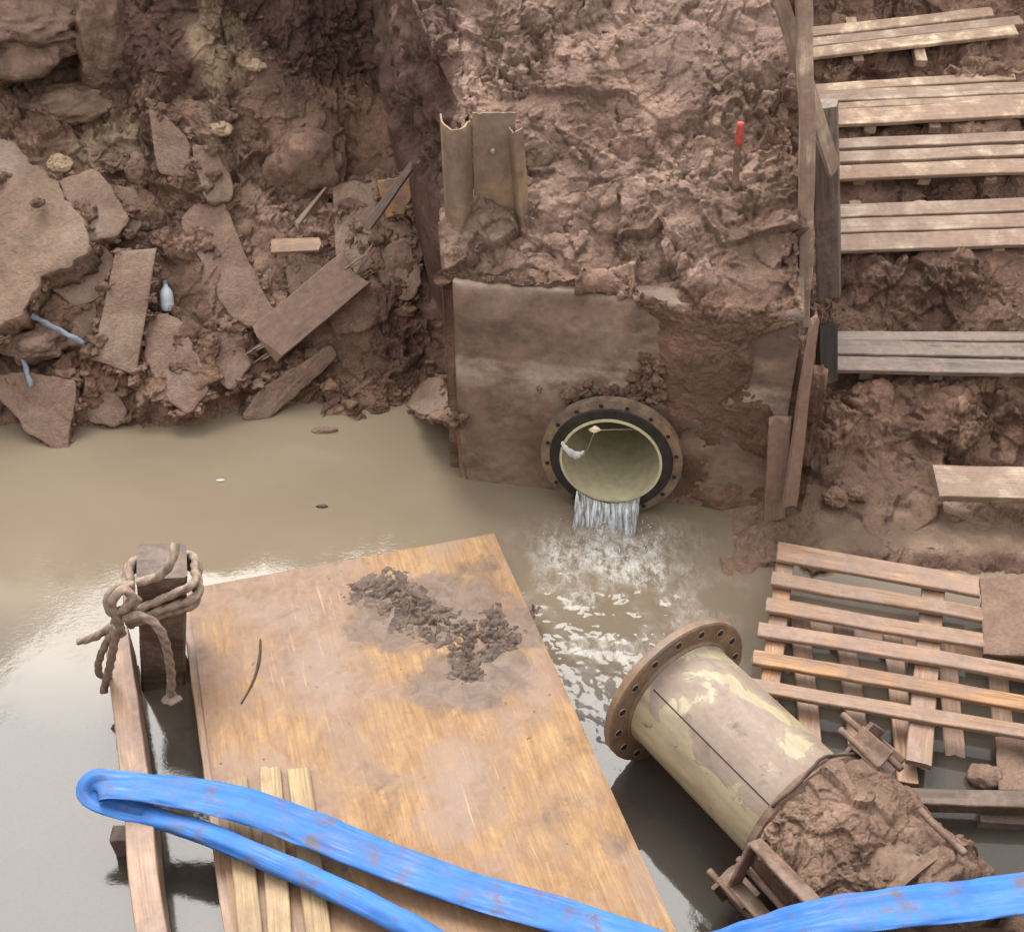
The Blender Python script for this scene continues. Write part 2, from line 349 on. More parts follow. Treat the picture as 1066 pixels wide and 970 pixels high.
M = dict(
    mud=mat_mud(), ply=mat_plywood(), conc=mat_concrete(), slab=mat_slab(), pipe=mat_pipe(), hose=mat_hose(), rope=mat_rope(),
    water=mat_water(), fall=mat_fall(),
    asphalt=mat_slab('weathered_slab', (.13, .080, .054), (.265, .175, .122), (.29, .215, .160)),
    clay=mat_slab('sandy_clay', (.24, .165, .10), (.40, .29, .18), (.33, .24, .16)),
    rock=mat_slab('brown_rock', (.085, .048, .031), (.20, .122, .083), (.15, .095, .066)),
    pale=mat_wood('pale_pallet_wood', (.32, .225, .145), (.60, .46, .30), .55, (.20, .125, .088)),
    greyw=mat_wood('grey_weathered_wood', (.25, .178, .133), (.48, .37, .265), .55, (.19, .122, .088)),
    dark=mat_wood('dark_wet_wood', (.075, .055, .044), (.19, .142, .112), .40, (.17, .122, .098), .55),
    black=mat_wood('black_soaked_wood', (.010, .008, .007), (.045, .034, .028), .10, (.07, .05, .04), .5),
    orange=mat_wood('wet_orange_wood', (.21, .105, .046), (.43, .235, .105), .36, (.18, .118, .088), .5),
    redw=mat_wood('wet_brown_wood', (.17, .095, .054), (.33, .195, .115), .42, (.22, .148, .112), .48),
    lath=mat_wood('yellow_lath', (.26, .18, .09), (.42, .30, .155), .34, (.24, .165, .11)),
    post=mat_wood('brown_post', (.055, .035, .025), (.135, .088, .062), .36, (.15, .105, .08), .55),
    rust=mat_simple('rusty_muddy_steel', (.075, .045, .032), (.20, .118, .078), 14, .75, 0, .7, c2=(.20, .14, .105)),
    flange=mat_simple('brown_flange', (.13, .078, .045), (.25, .165, .10), 9, .6, 0, .4, c2=(.17, .12, .09)),
    wflange=mat_simple('weathered_flange', (.070, .048, .034), (.215, .155, .108), 10, .6, 0, .6, c2=(.24, .145, .065)),
    rubber=mat_simple('black_rubber', (.008, .007, .006), (.03, .026, .022), 15, .5, 0, .4),
    lining=mat_simple('cream_pipe_lining', (.42, .375, .235), (.52, .465, .30), 3, .32, 0, .08),
    hole=mat_simple('black_hole', (.010, .008, .006), (.03, .022, .017), 20, .8),
    bolt=mat_simple('grimy_steel', (.20, .16, .12), (.36, .30, .23), 30, .5, .3),
    sheet=mat_simple('muddy_steel_sheet', (.135, .088, .060), (.20, .138, .098), 6, .6, 0, .35, c2=(.27, .175, .095)),
    plastic=mat_simple('grey_blue_tape', (.10, .12, .15), (.19, .21, .25), 20, .5),
    redp=mat_simple('red_paint', (.28, .035, .025), (.42, .07, .045), 20, .55),
    rag=mat_simple('pale_rag', (.36, .38, .36), (.60, .62, .58), 30, .7),
    foamy=mat_simple('cream_foam', (.50, .40, .22), (.72, .62, .42), 30, .8),
    twig=mat_simple('dark_twig', (.03, .02, .014), (.09, .06, .04), 30, .8),
    soil=mat_simple('dark_damp_soil', (.045, .029, .021), (.135, .090, .066), 18, .75, 0, .7),
    mudw=mat_wood('mud_coated_wood', (.125, .078, .053), (.235, .155, .112), .62, (.19, .118, .084), .7),
    straw=mat_simple('dry_straw', (.24, .17, .10), (.40, .30, .19), 30, .8),
)
def mat_bottle():
    t = NT('clear_plastic'); o = t.obj()
    return t.done(t.bsdf((.62, .66, .68), .18, t.bump(t.noise(o, 60, 2), .3, .003), spec=.7, **{'Transmission Weight': .35, 'IOR': 1.3}))
M['bottle'] = mat_bottle()

# ------------------------------------------------------------------ terrain
def mud_disp(P, big=.07, lump=.10, crumb=.04, fine=.012, s=0, mask=None):
    Q = P + .09*np.stack([fbm(P*3.1, 3, s+40), fbm(P*3.1, 3, s+50), fbm(P*3.1, 3, s+60)], 1)
    Q = Q + .030*np.stack([fbm(P*11, 3, s+41), fbm(P*11, 3, s+51), fbm(P*11, 3, s+61)], 1)
    m1 = sstep(-.2, .3, fbm(P*1.7, 3, s+70)); m2 = sstep(-.1, .35, fbm(P*2.9, 3, s+80)); m3 = sstep(-.02, .32, fbm(P*3.3, 3, s+90))
    d = big*fbm(P*1.5, 4, s)
    d += lump*.55*(.30+.70*m1)*(.42-np.minimum(worley(Q*4.2, s+3), .9))
    d += lump*.80*(.20+.80*m2)*chunk(Q*3.3+.5, s+26)
    d += lump*.50*(.25+.75*m2)*chunk(Q*5.6, s+20)
    d += lump*.34*(.15+.85*m1)*chunk(Q*11, s+6)
    d += crumb*.65*(.10+.90*m3)*chunk(Q*20+3, s+9)
    d += crumb*.40*(.10+.90*m2)*chunk(Q*43+7, s+10)
    d += fine*.6*(.3+.7*m1)*(.45-worley(Q*80, s+12))
    rd = 1-2*np.abs(fbm(Q*6.5, 4, s+17)); d += .022*m3*(rd-.5)
    d += .016*(.2+.8*m3)*fbm(P*17, 5, s+15, .62)
    d += lump*.75*chunk(P*1.9+.25*np.stack([fbm(P*2.4, 3, s+44), fbm(P*2.4, 3, s+54), fbm(P*2.4, 3, s+64)], 1), s+33)
    if mask is not None: d *= mask
    return d
def blob(P, c, r, s=0):
    w = P + .25*np.stack([fbm(P*2.5, 3, s+1), fbm(P*2.5, 3, s+2), fbm(P*2.5, 3, s+3)], 1)
    q = np.linalg.norm((w-np.asarray(c))/np.asarray(r), axis=1)
    return 1-sstep(.55, 1.15, q)
BV = []
def terrain(name, S, nu, nv, disp, pig, flip=False, wetf=None, smooth=4, wu=None, wv=None):
    G = loft(S, nu, nv, smooth, wu, wv)
    N = grid_normals(G)
    if flip: N = -N
    P = G.reshape(-1, 3)
    D = disp(P)
    P2 = P + N.reshape(-1, 3)*D[:, None]
    wet = np.zeros(len(P2))
    if wetf: P2, wet = wetf(P2)
    G2 = P2.reshape(G.shape)
    o = grid_mesh(name, G2, M['mud'], dict(pig=pig(P2, D), wet=wet), flip)
    tag(o, kind='structure')
    st = 3; H = G2[::st, ::st]; a, b = H.shape[:2]
    vs = H.reshape(-1, 3).tolist(); fs = [(i*b+j, (i+1)*b+j, (i+1)*b+j+1, i*b+j+1) for i in range(a-1) for j in range(b-1)]
    BV.append((BVHTree.FromPolygons(vs, fs), G2, N))
    return o, G2

# left bank: columns of (pixel column) with (row, depth)
wl = {-700: 470, -300: 455, -80: 450, 60: 452, 135: 440, 220: 446, 300: 436, 380: 432, 470: 428, 620: 428}
S = []
for u, w in wl.items():
    p0 = atz(u, w, 0)
    k = p0[1]
    col = [p0+np.array((0, -.75, -.42)), p0+np.array((0, -.25, -.14)), p0]
    cave = .28*math.exp(-((u-20)/90)**2) + .30*math.exp(-((u-410)/80)**2)
    for (v, dy) in ((400, .12), (350, .34), (250, .75), (150, 1.20+.4*cave), (80, 1.50+cave), (0, 1.68+cave), (-120, 1.85), (-270, 2.15)):
        col.append(aty(u, v, k+dy))
    e = col[-1]; col.append(np.array((e[0]*1.1, 9.6, 3.1)))
    S.append(col)
def pig_left(P, D):
    y = np.maximum.reduce([blob(P, aty(118, 140, 7.15), (.30, .35, .17), 5), blob(P, aty(226, 60, 7.5), (.15, .7, .6), 9), .8*blob(P, aty(222, 125, 7.15), (.28, .4, .14), 13),
                           .75*blob(P, aty(430, 130, 7.0), (.16, .5, .3), 21)])
    g = .30*sstep(-.1, .4, fbm(P*1.3, 3, 31)) + .35*blob(P, aty(300, 280, 6.5), (1.0, .7, .5), 25)
    b = np.maximum(sstep(1.15, 1.6, P[:, 2]+.25*fbm(P*2.2, 3, 33))*.85, .6*blob(P, aty(420, 330, 6.2), (.35, .5, .5), 41))  # redder soil on the upper face, with the recess's shade painted in too
    b = b*(1-.8*y)
    return np.stack([y, g, b], 1)
left_bank, GL = terrain('left_bank', S, 760, 520, lambda P: mud_disp(P, .10, .13, .050, .013, 100, 1-.35*sstep(2.2, 2.8, P[:, 2])), pig_left, flip=False, wu=[.12, .3, .8, 1, 1, 1, 1, 1, .35], wv=[.3, .6, 1, 1, 1, 1, 1, 1, .6, .3, .15])

# mound above the concrete headwall
def yw(x): return 5.26-.181*(x+.29)
prof = [(-.3, .10), (.3, .10), (.8, .10), (1.16, .05), (1.235, .0), (1.33, .13), (1.50, .33), (1.85, .76), (2.17, 1.20), (2.60, 1.9), (2.95, 2.8), (3.0, 4.4)]
profR = [(-.3, -.008), (.3, -.004), (.62, -.012), (.95, -.035), (1.19, -.03), (1.34, .09), (1.50, .29), (1.85, .76), (2.17, 1.20), (2.60, 1.9), (2.95, 2.8), (3.0, 4.4)]
S = []
for x, kind, low in ((-.20, 0, 1), (-.33, 0, .5), (-.34, 0, 0), (.2, 0, 0), (.62, 0, 0), (.78, 1, 0), (1.1, 1, 0), (1.36, 1, 0), (1.46, 1, .25), (1.50, 1, 1)):
    P0 = prof if kind == 0 else profR
    col = []
    for i, (z, dy) in enumerate(P0):
        xx = x
        if low and i > 3: z = z*(1-low) + (-.3)*low
        if x < 0: xx = x + {7: .04, 8: -.20, 9: -.42, 10: -.5, 11: -.5}.get(i, 0)
        col.append((xx, yw(x)+dy, z))
    S.append(col)
def pig_mound(P, D):
    d = (P[:, 1]-yw(P[:, 0]))
    g = sstep(-.02, .12, d)*(.62+.38*sstep(-.3, .2, fbm(P*2.1, 3, 61)))*sstep(1.18, 1.3, P[:, 2])  # pale silt on the mound top, its sky-lit brightness put into the pigment
    g = np.maximum(g*sstep(1.58, 1.2, P[:, 0]), 0)
    g = g*(1-.55*sstep(.75, 1.25, P[:, 0])*sstep(2.1, 1.6, P[:, 2]))
    g = np.maximum(g, .12)
    y = .8*blob(P, (1.36, 5.0, 1.12), (.13, .2, .10), 63)
    b = .12*sstep(1.1, .9, P[:, 2])*sstep(-.1, .3, fbm(P*2.3, 3, 67)) + .8*sstep(-.24, -.34, P[:, 0])*sstep(.3, .6, d)
    return np.stack([y, g, np.clip(b, 0, 1)], 1)
def disp_mound(P):
    d = P[:, 1]-yw(P[:, 0])
    m = .17+.26*sstep(.55, .95, P[:, 2])*sstep(.75, 1.0, P[:, 0])+.25*sstep(1.25, 1.45, P[:, 0]); m = m+(1-m)*sstep(1.10, 1.32, P[:, 2])
    inside = (P[:, 0] < .66) & (P[:, 2] < 1.2)
    r = mud_disp(P, .08, .125, .055, .016, 200)*m
    lip = sstep(1.2, 1.3, P[:, 2])
    return np.where(inside, np.minimum(r*.2, .02), r)
mound, GM = terrain('mud_mound', S, 400, 540, disp_mound, pig_mound, flip=False, smooth=3, wu=[.25, .6, 1, 1, 1, 1, 1, .6, .25], wv=[.5, .7, 1, 1.5, 1.5, 1.5, 1.5, 1.5, 1.1, .35, .15])

# right bank with cut steps, and the mud shelf at its foot
prr = [(2.3, -.30), (3.6, -.16), (4.45, .0), (4.8, .11), (5.25, .19), (5.40, .36), (5.49, .47), (5.92, .50), (6.10, .74), (6.22, .82), (6.60, .97), (6.68, 1.04), (7.0, 1.17), (7.05, 1.2), (7.45, 1.36), (7.52, 1.45), (7.9, 1.63), (8.15, 2.1), (8.6, 2.9), (9.7, 3.0)]
S = []
for x, dy, dz in ((1.05, .12, -.16), (1.30, .05, -.02), (1.60, 0, 0), (2.3, 0, .01), (3.0, -.05, .02), (4.2, -.1, .05), (6.0, -.2, .1)):
    S.append([(x, y+dy, z+(dz if 2 < i < 17 else 0)) for i, (y, z) in enumerate(prr)])
def wet_right(P):
    lev = .085
    m = sstep(4.5, 4.62, P[:, 1])*sstep(5.25, 5.1, P[:, 1])*sstep(1.45, 1.6, P[:, 0])
    P = P.copy(); z0 = P[:, 2].copy(); P[:, 2] = z0+(np.maximum(z0, lev+.001*vnoise(P*9, 3))-z0)*m
    w = sstep(lev+.006, lev-.002, z0)*sstep(.6, .95, m)
    damp = .45*sstep(5.3, 5.0, P[:, 1])*sstep(4.5, 4.7, P[:, 1])
    return P, np.maximum(w, damp)
def pig_right(P, D):
    g = .42*sstep(-.2, .4, fbm(P*1.6, 3, 81))*(.5+.5*sstep(5.4, 4.9, P[:, 1])) + .15
    b = .42*sstep(.45, .7, P[:, 2])*sstep(-.2, .3, fbm(P*1.4, 3, 83))
    return np.stack([np.zeros(len(P)), g, b], 1)
right_bank, GR = terrain('right_bank', S, 470, 600, lambda P: mud_disp(P, .05, .12, .055, .014, 300, .55+.45*np.maximum(sstep(5.0, 5.3, P[:, 1])*sstep(6.0, 5.6, P[:, 1]), .6*sstep(5.8, 6.1, P[:, 1]))), pig_right, wetf=wet_right, smooth=2, wu=[1, 1, 1, 1, .35, .2], wv=[.3, .5, 1]+[1]*14+[.6, .3])

# near bank (under the viewer) with the mud shelf that carries the hose on the right
S = []
for x, k in ((-7, 0), (-2.5, 0), (.2, 0), (.75, .25), (1.05, 1), (2.2, 1.0), (3.2, 1.0), (6, 1.0)):
    A = np.array([(2.6, -.6), (2.1, -.5), (1.7, -.3), (1.45, .4), (.9, 1.7), (.3, 2.4), (-3, 2.6)])
    B = np.array([(2.95, -.25), (2.62, -.02), (2.42, .34), (2.22, .56), (1.75, .75), (.5, 2.4), (-3, 2.6)])
    q = A*(1-min(k, 1))+B*min(k, 1)
    S.append([(x, a, b) for a, b in q])
near_bank, GN = terrain('near_bank', S, 380, 200, lambda P: mud_disp(P, .05, .05, .022, .008, 400), lambda P, D: np.stack([np.zeros(len(P)), np.full(len(P), .35), np.zeros(len(P))], 1), flip=True, smooth=3)

def cast(u, v):
    d = unit(ray(u, v)); best = None
    for bv, G, N in BV:
        h = bv.ray_cast(Vector(CAM), Vector(d))
        if h[0] is not None and (best is None or h[3] < best[2]): best = (np.array(h[0]), np.array(h[1]), h[3])
    return best
def down(x, y, dflt=0):
    z = dflt
    for bv, G, N in BV:
        h = bv.ray_cast(Vector((x, y, 6)), Vector((0, 0, -1)))
        if h[0] is not None: z = max(z, h[0].z)
    return z

# pit bed and the surrounding ground
link_mesh('pit_bed', [(-9, -4, -.62), (8, -4, -.62), (8, 11, -.62), (-9, 11, -.62)], [(0, 1, 2, 3)], M['mud'])['kind'] = 'structure'
o_ = [(-400, -400, 2.6), (400, -400, 2.6), (400, 400, 3.0), (-400, 400, 3.0)]
i_ = [(-6.5, -2.9, 2.58), (5.7, -2.9, 2.58), (5.7, 9.5, 2.96), (-6.5, 9.5, 2.96)]
b_ = [(x, y, -.7) for x, y, z in i_]
fs = [(k, (k+1) % 4, 4+(k+1) % 4, 4+k) for k in range(4)] + [(4+k, 4+(k+1) % 4, 8+(k+1) % 4, 8+k) for k in range(4)]
link_mesh('ground', o_+i_+b_, fs, M['mud'], smooth=False)['kind'] = 'structure'

# ------------------------------------------------------------------ water
def axis(segs):
    r = []
    for a, b, n in segs: r += list(np.linspace(a, b, n, endpoint=False))
    return np.array(r+[segs[-1][1]])
xs = axis([(-7, -3.2, 60), (-3.2, -.6, 200), (-.6, 2.0, 420), (2.0, 3.0, 60), (3.0, 6, 20)])
ys = axis([(1.2, 2.4, 40), (2.4, 3.3, 90), (3.3, 5.2, 320), (5.2, 6.6, 90)])
X, Y = np.meshgrid(xs, ys, indexing='ij'); P = np.stack([X.ravel(), Y.ravel(), np.zeros(X.size)], 1)
SP = np.array((.51, 4.72))
dx = P[:, 0]-SP[0]; dy = P[:, 1]-SP[1]
flow = np.sqrt((dx/(.40+.24*np.clip(-dy, 0, 2)))**2 + (dy/np.where(dy > 0, .20, .85))**2)
amp = np.exp(-flow**2*.9)
wide = np.exp(-np.sqrt(dx**2+dy**2)*2.0)
r = np.sqrt(dx**2+dy**2)
Q = P*1.0; Q[:, 0] += .03*fbm(P*5, 2, 510)
z = .013*amp*fbm(Q*8, 4, 500) + .0035*amp*(1-2*np.abs(fbm(Q*15, 3, 505))) + .0030*wide*np.sin(r*44+3.5*fbm(P*2.6, 2, 520)) + .0025*wide*fbm(P*14, 3, 530)
z += .0012*fbm(P*5, 3, 540)*np.exp(-np.maximum(r-.4, 0)*1.6)
P[:, 2] = z
hit = np.exp(-((dx)/.26)**2-((dy+.06)/.16)**2)
foam = np.clip(1.5*hit + .95*np.exp(-flow**2*1.2)*sstep(-.2, .4, fbm(P*6, 3, 550)), 0, 1)
wat = grid_mesh('water', P.reshape(X.shape+(3,)), M['water'], dict(foam=foam)); tag(wat, kind='structure')

# ------------------------------------------------------------------ generic builders
def frame(x, up):
    x = unit(x); z = np.asarray(up, float); z = unit(z-np.dot(z, x)*x); y = np.cross(z, x); return x, y, z
def plank(name, p0, p1, w, t, up, mat, parent=None, rag=.006, warp=.006, taper=1.0, seed=None, bev=.004):
    """A sawn board: long axis local X, rounded arrises, ragged ends, a little warp."""
    s = seed if seed is not None else random.randint(0, 9999)
    p0 = np.asarray(p0, float); p1 = np.asarray(p1, float); L = np.linalg.norm(p1-p0); x, y, z = frame(p1-p0, up)
    n = max(4, int(L/.035)); b = min(bev, t*.3)
    sec = []
    m = 5
    for k in range(m): sec.append((-w/2+b+(w-2*b)*k/(m-1), t/2))
    sec += [(w/2, t/2-b), (w/2, -t/2+b)]
    for k in range(m): sec.append((w/2-b-(w-2*b)*k/(m-1), -t/2))
    sec += [(-w/2, -t/2+b), (-w/2, t/2-b)]
    sec = np.array(sec); ns = len(sec)
    T = np.linspace(-L/2, L/2, n+1); V = []
    for i, tx in enumerate(T):
        k = (1-(1-taper)*i/n)
        pt = np.array([(tx*2.1+s, s*.37, 0)]); wy = warp*fbm(pt, 2, s)[0]; wz = warp*fbm(pt, 2, s+5)[0]
        for (a, c) in sec:
            q = np.array([(tx*9, a*30+s, c*30)]); e = vnoise(q, s)[0]
            ex = 0
            if i in (0, n): ex = rag*vnoise(np.array([(a*40, c*40, s+i*3.0)]), s)[0]*(1 if i else -1)
            V.append((tx+ex, a*k+wy+e*.0018, c+wz+e*.0012))
    F = [(i*ns+j, i*ns+(j+1) % ns, (i+1)*ns+(j+1) % ns, (i+1)*ns+j) for i in range(n) for j in range(ns)]
    F = [f[::-1] for f in F]
    F.append(tuple(range(ns))); F.append(tuple(n*ns+j for j in reversed(range(ns))))
    o = link_mesh(name, V, F, mat, smooth=False)
    c = (p0+p1)/2
    o.matrix_basis = Matrix(((x[0], y[0], z[0], c[0]), (x[1], y[1], z[1], c[1]), (x[2], y[2], z[2], c[2]), (0, 0, 0, 1)))
    if parent: adopt(o, parent)
    return o
def smooth_path(pts, n):
    pts = np.asarray(pts, float); d = np.linalg.norm(np.diff(pts, axis=0), axis=1)**.5; t = np.concatenate([[0], np.cumsum(d)])
    m = np.zeros_like(pts); m[1:-1] = (pts[2:]-pts[:-2])/(t[2:]-t[:-2])[:, None]; m[0] = (pts[1]-pts[0])/(t[1]-t[0]); m[-1] = (pts[-1]-pts[-2])/(t[-1]-t[-2])
    tt = np.linspace(0, t[-1], n); k = np.clip(np.searchsorted(t, tt, 'right')-1, 0, len(t)-2)
    h = (t[k+1]-t[k]); s = ((tt-t[k])/h)[:, None]; h = h[:, None]
    return (2*s**3-3*s**2+1)*pts[k]+(s**3-2*s**2+s)*h*m[k]+(-2*s**3+3*s**2)*pts[k+1]+(s**3-s**2)*h*m[k+1]
def tube_data(pts, rad, n=60, ns=10, smooth=True, jit=0, seed=1, twist=False):
    C_ = smooth_path(pts, n) if smooth else np.asarray(pts, float); n = len(C_)
    rad = np.interp(np.linspace(0, 1, n), np.linspace(0, 1, len(rad)), rad) if hasattr(rad, '__len__') else np.full(n, rad)
    T = np.gradient(C_, axis=0); T /= np.linalg.norm(T, axis=1)[:, None]
    a = unit(np.cross(T[0], (0.31, .2, .93))); V = []; al = []
    ln = np.concatenate([[0], np.cumsum(np.linalg.norm(np.diff(C_, axis=0), axis=1))])
    for i in range(n):
        a = unit(a-np.dot(a, T[i])*T[i]); b = np.cross(T[i], a)
        for k in range(ns):
            th = 2*math.pi*k/ns; rr = rad[i]
            if twist: rr *= 1+.13*math.cos(3*th+ln[i]*85)
            if jit: rr *= 1+jit*vnoise(np.array([(i*.7, k*1.1, seed)]), seed)[0]
            V.append(C_[i]+rr*(math.cos(th)*a+math.sin(th)*b)); al.append(ln[i]*260+th*2)
    F = [(i*ns+k, i*ns+(k+1) % ns, (i+1)*ns+(k+1) % ns, (i+1)*ns+k) for i in range(n-1) for k in range(ns)]
    F.append(tuple(reversed(range(ns)))); F.append(tuple((n-1)*ns+k for k in range(ns)))
    return V, F, al
def tube(name, pts, rad, mat, parent=None, n=60, ns=10, smooth=True, jit=0, seed=1):
    twist = name.startswith('rope')
    if twist: ns = 18; n = n*3
    V, F, al = tube_data(pts, rad, n, ns, smooth, jit, seed, twist)
    o = link_mesh(name, V, F, mat)
    at = o.data.attributes.new('along', 'FLOAT', 'POINT'); at.data.foreach_set('value', al)
    if parent: adopt(o, parent)
    return o
def polyslab(name, poly, nrm, th, mat, parent=None, amp=.006, edge=.012, seed=0, K=9, step=.02):
    """Broken flat piece: outline (3D, coplanar) with thickness below it; rough top and chipped edge."""
    poly = np.asarray(poly, float); nrm = unit(nrm); Q = []
    for i in range(len(poly)):
        a, b = poly[i], poly[(i+1) % len(poly)]; m = max(1, int(np.linalg.norm(b-a)/step))
        for k in range(m): Q.append(a+(b-a)*k/m)
    Q = np.array(Q); c = Q.mean(0); n = len(Q)
    if edge > .01:
        for _ in range(4): Q = (np.roll(Q, 1, 0)+2*Q+np.roll(Q, -1, 0))/4
        Q = Q+1.1*edge*fbm(Q*5, 3, seed+21)[:, None]*(Q-c)/np.linalg.norm(Q-c, axis=1)[:, None]
    Q = Q+edge*fbm(Q*16, 4, seed)[:, None]*(Q-c)/np.linalg.norm(Q-c, axis=1)[:, None]
    rings = []
    for k in range(1, K+1):
        r_ = c+(Q-c)*(k/K)**.9
        rings.append(r_+nrm*(amp*2.2*fbm(r_*7, 5, seed+3)+amp*.7*(.4-worley(r_*30, seed+5)))[:, None])
    top = rings[-1]-nrm*.004; rings[-1] = c+(Q-c)*.985+nrm*(amp*2.2*fbm(Q*7, 5, seed+3))[:, None]
    rings.append(top)
    for k in (.33, .66, 1):
        b = Q-nrm*th*k; rings.append(b+(Q-c)/np.linalg.norm(Q-c, axis=1)[:, None]*(edge*1.3*fbm(b*22, 4, seed+8)-.006*k)[:, None])
    V = [c+nrm*amp*fbm(c[None]*7, 5, seed+3)[0]] + [p for r_ in rings for p in r_] + [c-nrm*th]
    F = [(0, 1+j, 1+(j+1) % n) for j in range(n)]
    for k in range(len(rings)-1): F += [(1+k*n+j, 1+(k+1)*n+j, 1+(k+1)*n+(j+1) % n, 1+k*n+(j+1) % n) for j in range(n)]
    e = 1+(len(rings)-1)*n; F += [(e+j, len(V)-1, e+(j+1) % n) for j in range(n)]
    area = np.dot(np.cross(poly[1]-poly[0], poly[2]-poly[1]), nrm)
    tot = sum(np.dot(np.cross(poly[i]-c, poly[(i+1) % len(poly)]-c), nrm) for i in range(len(poly)))
    if tot < 0: F = [f[::-1] for f in F]
    V = np.array(V)-c
    o = link_mesh(name, V, F, mat); o.location = c
    o.data.polygons.foreach_set('use_smooth', [True]*len(o.data.polygons))
    if parent: adopt(o, parent)
    return o
def rock(name, c, r, mat, parent=None, rot=0, seed=0, amp=.28, sub=4):
    bm = bmesh.new(); bmesh.ops.create_icosphere(bm, subdivisions=sub, radius=1)
    V = np.array([v.co[:] for v in bm.verts])
    d = 1+amp*fbm(V*1.3+seed, 3, seed)+amp*.5*(.45-worley(V*2.2+seed, seed+2))+amp*.25*fbm(V*6+seed, 3, seed+4)
    V = V*d[:, None]*np.asarray(r)
    ca, sa = math.cos(rot), math.sin(rot); V = np.stack([V[:, 0]*ca-V[:, 1]*sa, V[:, 0]*sa+V[:, 1]*ca, V[:, 2]], 1)
    F = [tuple(v.index for v in f.verts) for f in bm.faces]; bm.free()
    o = link_mesh(name, V, F, mat); o.location = tuple(c)
    if parent: adopt(o, parent)
    return o
def ring(name, c, ax, profile, mat, parent=None, n=96, closed=True):
    """Lathe: profile = (s along axis, radius) loop round the axis."""
    ax = unit(ax); a = unit(np.cross(ax, (0, 0, 1))); b = np.cross(ax, a); c = np.asarray(c, float); V = []; m = len(profile)
    for k in range(n):
        th = 2*math.pi*k/n; e = math.cos(th)*a+math.sin(th)*b
        for s, r_ in profile: V.append(s*ax+r_*e)
    F = []
    for k in range(n):
        k2 = (k+1) % n
        for j in range(m if closed else m-1): F.append((k*m+j, k*m+(j+1) % m, k2*m+(j+1) % m, k2*m+j))
    # local X along the axis so the grain of a material can follow it
    Mx = Matrix(((ax[0], a[0], b[0], c[0]), (ax[1], a[1], b[1], c[1]), (ax[2], a[2], b[2], c[2]), (0, 0, 0, 1)))
    A = np.array(Mx)[:3, :3]; V = np.array(V)@A
    o = link_mesh(name, V, F, mat)
    bm = bmesh.new(); bm.from_mesh(o.data); bmesh.ops.recalc_face_normals(bm, faces=bm.faces); bm.to_mesh(o.data); bm.free()
    o.data.polygons.foreach_set('use_smooth', [False]*len(o.data.polygons)) if closed else None
    o.matrix_basis = Mx
    if parent: adopt(o, parent)
    return o
def autosmooth(o, ang=35):
    me = o.data
    me.polygons.foreach_set('use_smooth', [True]*len(me.polygons))
    bm = bmesh.new(); bm.from_mesh(me)
    for e in bm.edges:
        if len(e.link_faces) == 2 and e.calc_face_angle(0) > R(ang): e.smooth = False
    bm.to_mesh(me); bm.free(); return o

# ------------------------------------------------------------------ headwall and the outfall pipe
hw = empty('headwall', (.55, yw(.55), 0))
nx, nz = 150, 110
wx = np.linspace(-.29, 1.36, nx); wz = np.linspace(-.5, 1.215, nz)
face = np.zeros((nx, nz, 3))
for i, x in enumerate(wx): face[i, :, 0] = x; face[i, :, 1] = yw(x)
face[:, :, 2] = wz[None]
Pf = face.reshape(-1, 3)
dd = .010*fbm(Pf*4, 4, 600)+.010*np.maximum(fbm(Pf*9, 4, 605)-.1, 0)+.012*sstep(.05, .4, fbm(Pf*3, 3, 607))*(.45-worley(Pf*22, 609))
jt = sstep(.02, 0, np.abs(Pf[:, 2]-.80+.01*fbm(Pf*6, 2, 611)))
wallN = unit((-.181, -1, 0))
edgem = np.minimum(sstep(-.29, -.26, Pf[:, 0]), sstep(1.215, 1.19, Pf[:, 2]))
Pf = Pf+wallN[None]*((dd-.006*jt)*1.0-.012*(1-edgem))[:, None]
Pf[:, 2] += np.where(Pf[:, 2] > 1.19, .012*fbm(Pf*7, 3, 613), 0)
Gf = Pf.reshape(face.shape)
# wrap the face round the top and the left side so that the block is solid
back = np.array((.12, .66, 0))
top1 = Gf[:, -1:]+back*.5; left0 = Gf[:1]+back*1.0
Gx = np.concatenate([np.concatenate([left0, Gf], 0)], 0)
tp = Gx[:, -1:].copy(); tp[1:, 0] += back*1.0; tp[:, :, 2] += .0
tp[0, 0] = Gx[0, -1]
Gx = np.concatenate([Gx, tp], 1)
wf = grid_mesh('wall_face', Gx-np.array(hw.location)[None, None], M['conc'], flip=False); wf.parent = hw
tag(hw, 'mud stained concrete headwall block standing in the water around the open pipe mouth', 'wall')

pc = np.array((.507, 5.00, .345)); pax = unit((.181, 1, 0))          # mouth centre, axis going into the wall
def bore(o, off, rad=.30):
    bm = bmesh.new(); bm.from_mesh(o.data); kill = []
    V = np.array([v.co[:] for v in bm.verts])+off-pc; a = V@pax; r_ = np.linalg.norm(V-a[:, None]*pax, axis=1)
    kill = [v for v, q, e in zip(bm.verts, r_, a) if q < rad and e < 2.0]
    bmesh.ops.delete(bm, geom=kill, context='VERTS'); bm.to_mesh(o.data); bm.free()
bore(wf, np.array(hw.location)); bore(mound, 0)
op = empty('outfall_pipe', pc)
fl = ring('flange', pc, pax, [(-.016, .285), (-.016, .345), (-.012, .362), (.030, .362), (.034, .285)], M['wflange'], op)
autosmooth(fl)
ga = ring('rubber_gasket', pc, pax, [(-.024, .252), (-.030, .27), (-.026, .312), (-.010, .318), (.002, .318), (.002, .252)], M['rubber'], op); autosmooth(ga)
li = ring('pipe_lining', pc, pax, [(-.035, .262), (-.035, .249), (1.9, .249), (1.9, .262)], M['lining'], op); autosmooth(li)
tag(op, 'open pipe mouth with a rusty bolted flange in the concrete headwall, water pouring out', 'pipe')
